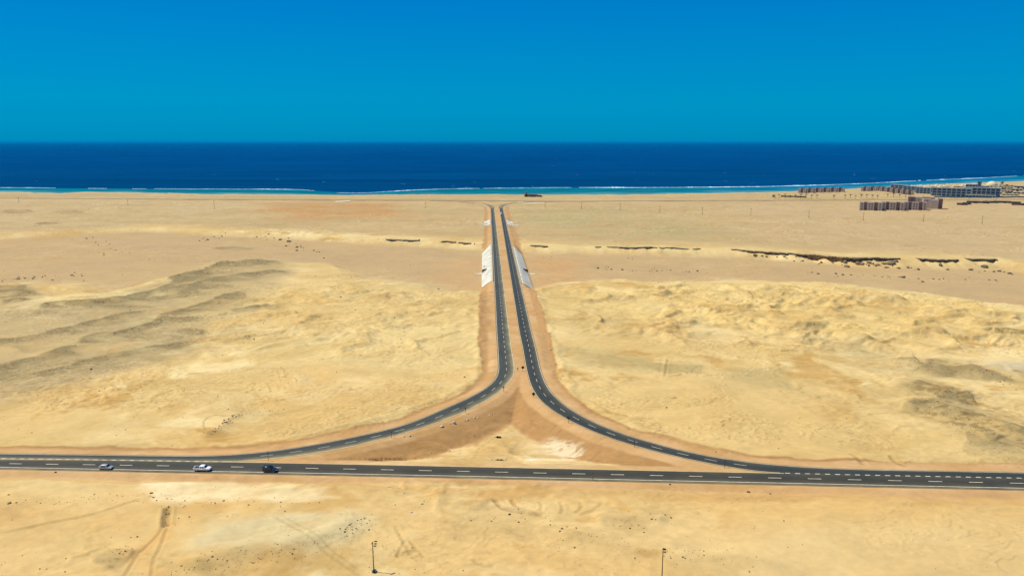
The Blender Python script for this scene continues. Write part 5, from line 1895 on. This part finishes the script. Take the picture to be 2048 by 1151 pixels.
for k, (px, py, W, mk, lab) in enumerate([(1812, 374.2, 9, 'cream', 'pale beach hut farthest left among the parasols'), (1838, 375.3, 12, 'wall_grey', 'grey beach hut among the parasols, left half'), (1868, 375.6, 12, 'cream', 'cream beach hut mid way along the parasols'),
                                          (1892, 376.0, 14, 'wall_grey', 'grey flat beach bar among the parasols'), (1916, 375.0, 14, 'cream', 'long cream beach bar left of the slate annex'), (1928, 377.6, 12, 'wall_blue', 'blue grey hut next to the slate annex')]):
    x, y = G(px, py)
    rt = thing('beach_hut', lab, 'hut', (x, y, ground_z(x, y)), R(-30))
    MB().box((0, 2.5, 1.5), (W, 5, 3.4)).build('wall', M[mk], rt)
    MB().box((0, 2.5, 3.5), (W + 1.2, 6.2, .5), 0, .7).build('roof', M['thatch'], rt)
    MB().box((0, -.03, 1.3), (1.8, .12, 2.2)).build('door', M['window_dark'], rt)

# perimeter wall, long dark
def wall_run(pts, h, th, label, mk='ruin', name='boundary_wall', cat='wall'):
    P = resample(GP(pts), 8.0)
    c = P.mean(0)
    zz = gz(P[:, 0], P[:, 1])
    m = MB()
    a = offset(P, th / 2)
    b_ = offset(P, -th / 2)
    m.loft([[(p[0] - c[0], p[1] - c[1], z - .4), (q[0] - c[0], q[1] - c[1], z - .4), (q[0] - c[0], q[1] - c[1], z + h), (p[0] - c[0], p[1] - c[1], z + h)] for p, q, z in zip(a, b_, zz)])
    o = m.build(name, M[mk], loc=(c[0], c[1], 0))
    tag(o, label, cat)
    return o


wall_run([(1868, 393.4), (1915, 394.4), (1960, 394.9), (2048, 394.6), (2200, 393.5)], 2.2, .5, 'long dark boundary wall along the front of the hotel grounds', 'tower')
wall_run([(1562, 391.4), (1590, 392.2), (1613, 392.8)], 2.2, 3.5, 'long low dark shelter behind the palms on the beach plain', 'tarp', 'shelter', 'shelter')
wall_run([(1545, 391.8), (1550, 392.0)], 2.2, 4, 'short dark hut left of the palm row', 'tarp', 'hut', 'hut')
# dark awnings on the right
for k, (px, py, W, D, lab) in enumerate([(1924, 409.6, 15, 6, 'small dark tent, leftmost of the dark tents right of the apartments'), (1934, 408.2, 12, 6, 'dark low tent joined beside the leftmost one'), (1945, 405.4, 14, 7, 'dark brown tent at the left end of the long tent line'),
                                         (1963, 405.4, 22, 8, 'long dark tent below the pale canopy'), (1981, 404.6, 20, 7, 'long dark tent right of the pale canopy middle'), (2006, 404.8, 24, 7, 'flat dark tent left of the right edge gap'),
                                         (2027, 406.0, 20, 6, 'thin dark tent stepping down to the right'), (2044, 409.6, 26, 7, 'darkest tent cut by the right picture edge')]):
    x, y = G(px, py)
    z = ground_z(x, y)
    rt = thing('awning_tent', lab, 'tent', (x, y, z), R(-30 + 9 * (k % 3) - 4))
    MB().add([(-W / 2, 0, 2.2), (W / 2, 0, 2.2), (W / 2, D / 2, 3.3), (-W / 2, D / 2, 3.3), (W / 2, D, 2.3), (-W / 2, D, 2.3), (-W / 2, 0, 1.7), (W / 2, 0, 1.7), (W / 2, D, 1.8), (-W / 2, D, 1.8)],
             [(0, 1, 2, 3), (3, 2, 4, 5), (6, 7, 1, 0), (5, 4, 8, 9), (0, 3, 5, 9, 6), (1, 7, 8, 4, 2), (6, 9, 8, 7)]).build('canopy', M['tarp'], rt)
    bw = MB()
    bw.box((0, D - .3, .9), (W - .2, .3, 2.4))
    bw.box((-W / 4, .2, .7), (W / 2.2, .3, 1.9))
    bw.build('screen_wall', M['ruin'], rt)
    for sx in (-1, 1):
        MB().tube((sx * (W / 2 - .3), .2, -.3), (sx * (W / 2 - .3), .2, 2.1), .12, .1, 6).build('post', M['trunk'], rt)
x, y = G(1964, 402.6)
rt = thing('shade_canopy', 'long pale blue grey shade canopy behind the dark tents', 'canopy', (x, y, ground_z(x, y)), R(-26))
MB().box((0, 0, 3.4), (42, 7, .3)).build('roof', M['wall_grey'], rt)
for sx in (-19, -6, 6, 19):
    MB().tube((sx, 0, -.3), (sx, 0, 3.3), .16, .16, 6).build('post', M['steel'], rt)

# lone dark building on the shore
x, y = G(1066.5, 393.6)
z = ground_z(x, y)
rt = thing('shore_building', 'lone dark brown ruined building on the shore right of the road end', 'ruin', (x, y, z), 0)
for cx, cy, w, d, h in ((-3, 5, 22, 9, 4.0), (9.5, 5.5, 9, 8, 3.2), (-13.6, 4, 5, 7, 4.8), (14.6, 4.5, 4, 6, 2.2)):
    MB().box((cx, cy, h / 2 - .4), (w - .04, d, h + .8)).build('wall', M['ruin'], rt)
MB().box((-12.4, 4, 6.6), (2.4, 2.6, 4.4)).build('chimney', M['ruin'], rt)
MB().box((-4, 5, 4.5), (13, 7, .8), 0, .85).build('roof', M['wall_mauve'], rt)
for k in range(6):
    MB().box((-11 + 3.6 * k, .46, 1.7), (1.4, .14, 1.7)).build('window', M['window_dark'], rt)


# ------------------------------------------------------------------ palms on the beach plain
def palm(seed, h):
    r = random.Random(seed)
    rt = thing('palm_tree', 'young palm tree of the row between beach houses and coast road', 'palm tree', (0, 0, 0), 0, 'palms along the coast road')
    m = MB()
    p = [Vector((.12 * math.sin(k * .7 + seed), .1 * math.cos(k * .9), h * k / 5)) for k in range(6)]
    for k in range(5):
        m.tube(p[k], p[k + 1], .30 - .03 * k, .27 - .03 * k, 7)
    m.build('trunk', M['trunk'], rt)
    c = MB()
    top = p[-1]
    for k in range(15):
        a = 2 * math.pi * k / 15 + r.uniform(-.2, .2)
        el = r.uniform(-.1, 1.0)
        L = r.uniform(2.0, 2.9)
        pts = []
        for q in range(5):
            t = q / 4
            rad = L * t * math.cos(el * (1 - t * .5))
            zz = L * (math.sin(el) * t - .55 * t * t)
            pts.append(top + Vector((rad * math.cos(a), rad * math.sin(a), zz)))
        sd = Vector((-math.sin(a), math.cos(a), 0))
        for q in range(4):
            w0 = .42 * math.sin(math.pi * (.15 + .8 * q / 4))
            w1 = .42 * math.sin(math.pi * (.15 + .8 * (q + 1) / 4))
            dn = Vector((0, 0, -.12))
            c.quad(pts[q] + sd * w0 + dn, pts[q + 1] + sd * w1 + dn, pts[q + 1], pts[q])
            c.quad(pts[q], pts[q + 1], pts[q + 1] - sd * w1 + dn, pts[q] - sd * w0 + dn)
    c.build('crown', M['leaf'], rt)
    return rt


pal = [palm(k, 5.0) for k in range(3)]
used = [False] * 3
pp = random.Random(3)
PALMS = [(1547.5, 394.5), (1558, 394.6), (1570, 393.5), (1580, 393.8), (1591, 393.6), (1601, 395.5), (1612, 395.2), (1623, 396), (1634, 396), (1668, 396), (1690, 396), (1700.5, 395.5), (1711, 396), (1722, 395.8), (1733.5, 395.5), (1744, 395.8), (1755, 395.5), (1775.5, 393.5), (1787, 393.5), (1799, 394), (1811, 394), (1820, 395)]
for k, (px, py) in enumerate(PALMS):
    i = k % 3
    o = copy_tree(pal[i]) if used[i] else pal[i]
    used[i] = True
    x, y = G(px, py)
    o.location = (x, y, ground_z(x, y))
    s = pp.uniform(.95, 1.5)
    o.scale = (s, s, s)
    o.rotation_euler = (0, 0, pp.uniform(0, 6.28))

# pale bollard lamps in front of the slanting row
lp = None
for k in range(11):
    x, y = G(1752 + 6.1 * k, 384.6 + .85 * k)
    if lp is None:
        lp = thing('garden_lamp', 'pale garden lamp post of the line before the slanting house row', 'lamp post', (x, y, 0), 0, 'garden lamps before the slanting row')
        MB().tube((0, 0, -.2), (0, 0, 4.2), .2, .16, 6).build('post', M['cream'], lp)
        MB().dome((0, 0, 4.2), .5, .7, 8, 3).build('lamp_head', M['cream'], lp)
        o = lp
    else:
        o = copy_tree(lp)
    o.location = (x, y, ground_z(x, y))

# ------------------------------------------------------------------ air over sea and desert
hz = MB()
hz.box((0, 152000, 48.75), (1600000, 305000, 117.5))
hm = bpy.data.materials.new('haze')
hm.use_nodes = True
ht = hm.node_tree
ht.nodes.remove(ht.nodes['Principled BSDF'])
pv = ht.nodes.new('ShaderNodeVolumePrincipled')
pv.inputs['Color'].default_value = (.0, .50, .92, 1)
pv.inputs['Density'].default_value = 2.2e-5
pv.inputs['Anisotropy'].default_value = 0
ht.links.new(pv.outputs[0], ht.nodes['Material Output'].inputs['Volume'])
tag(hz.build('haze', hm), kind='stuff')
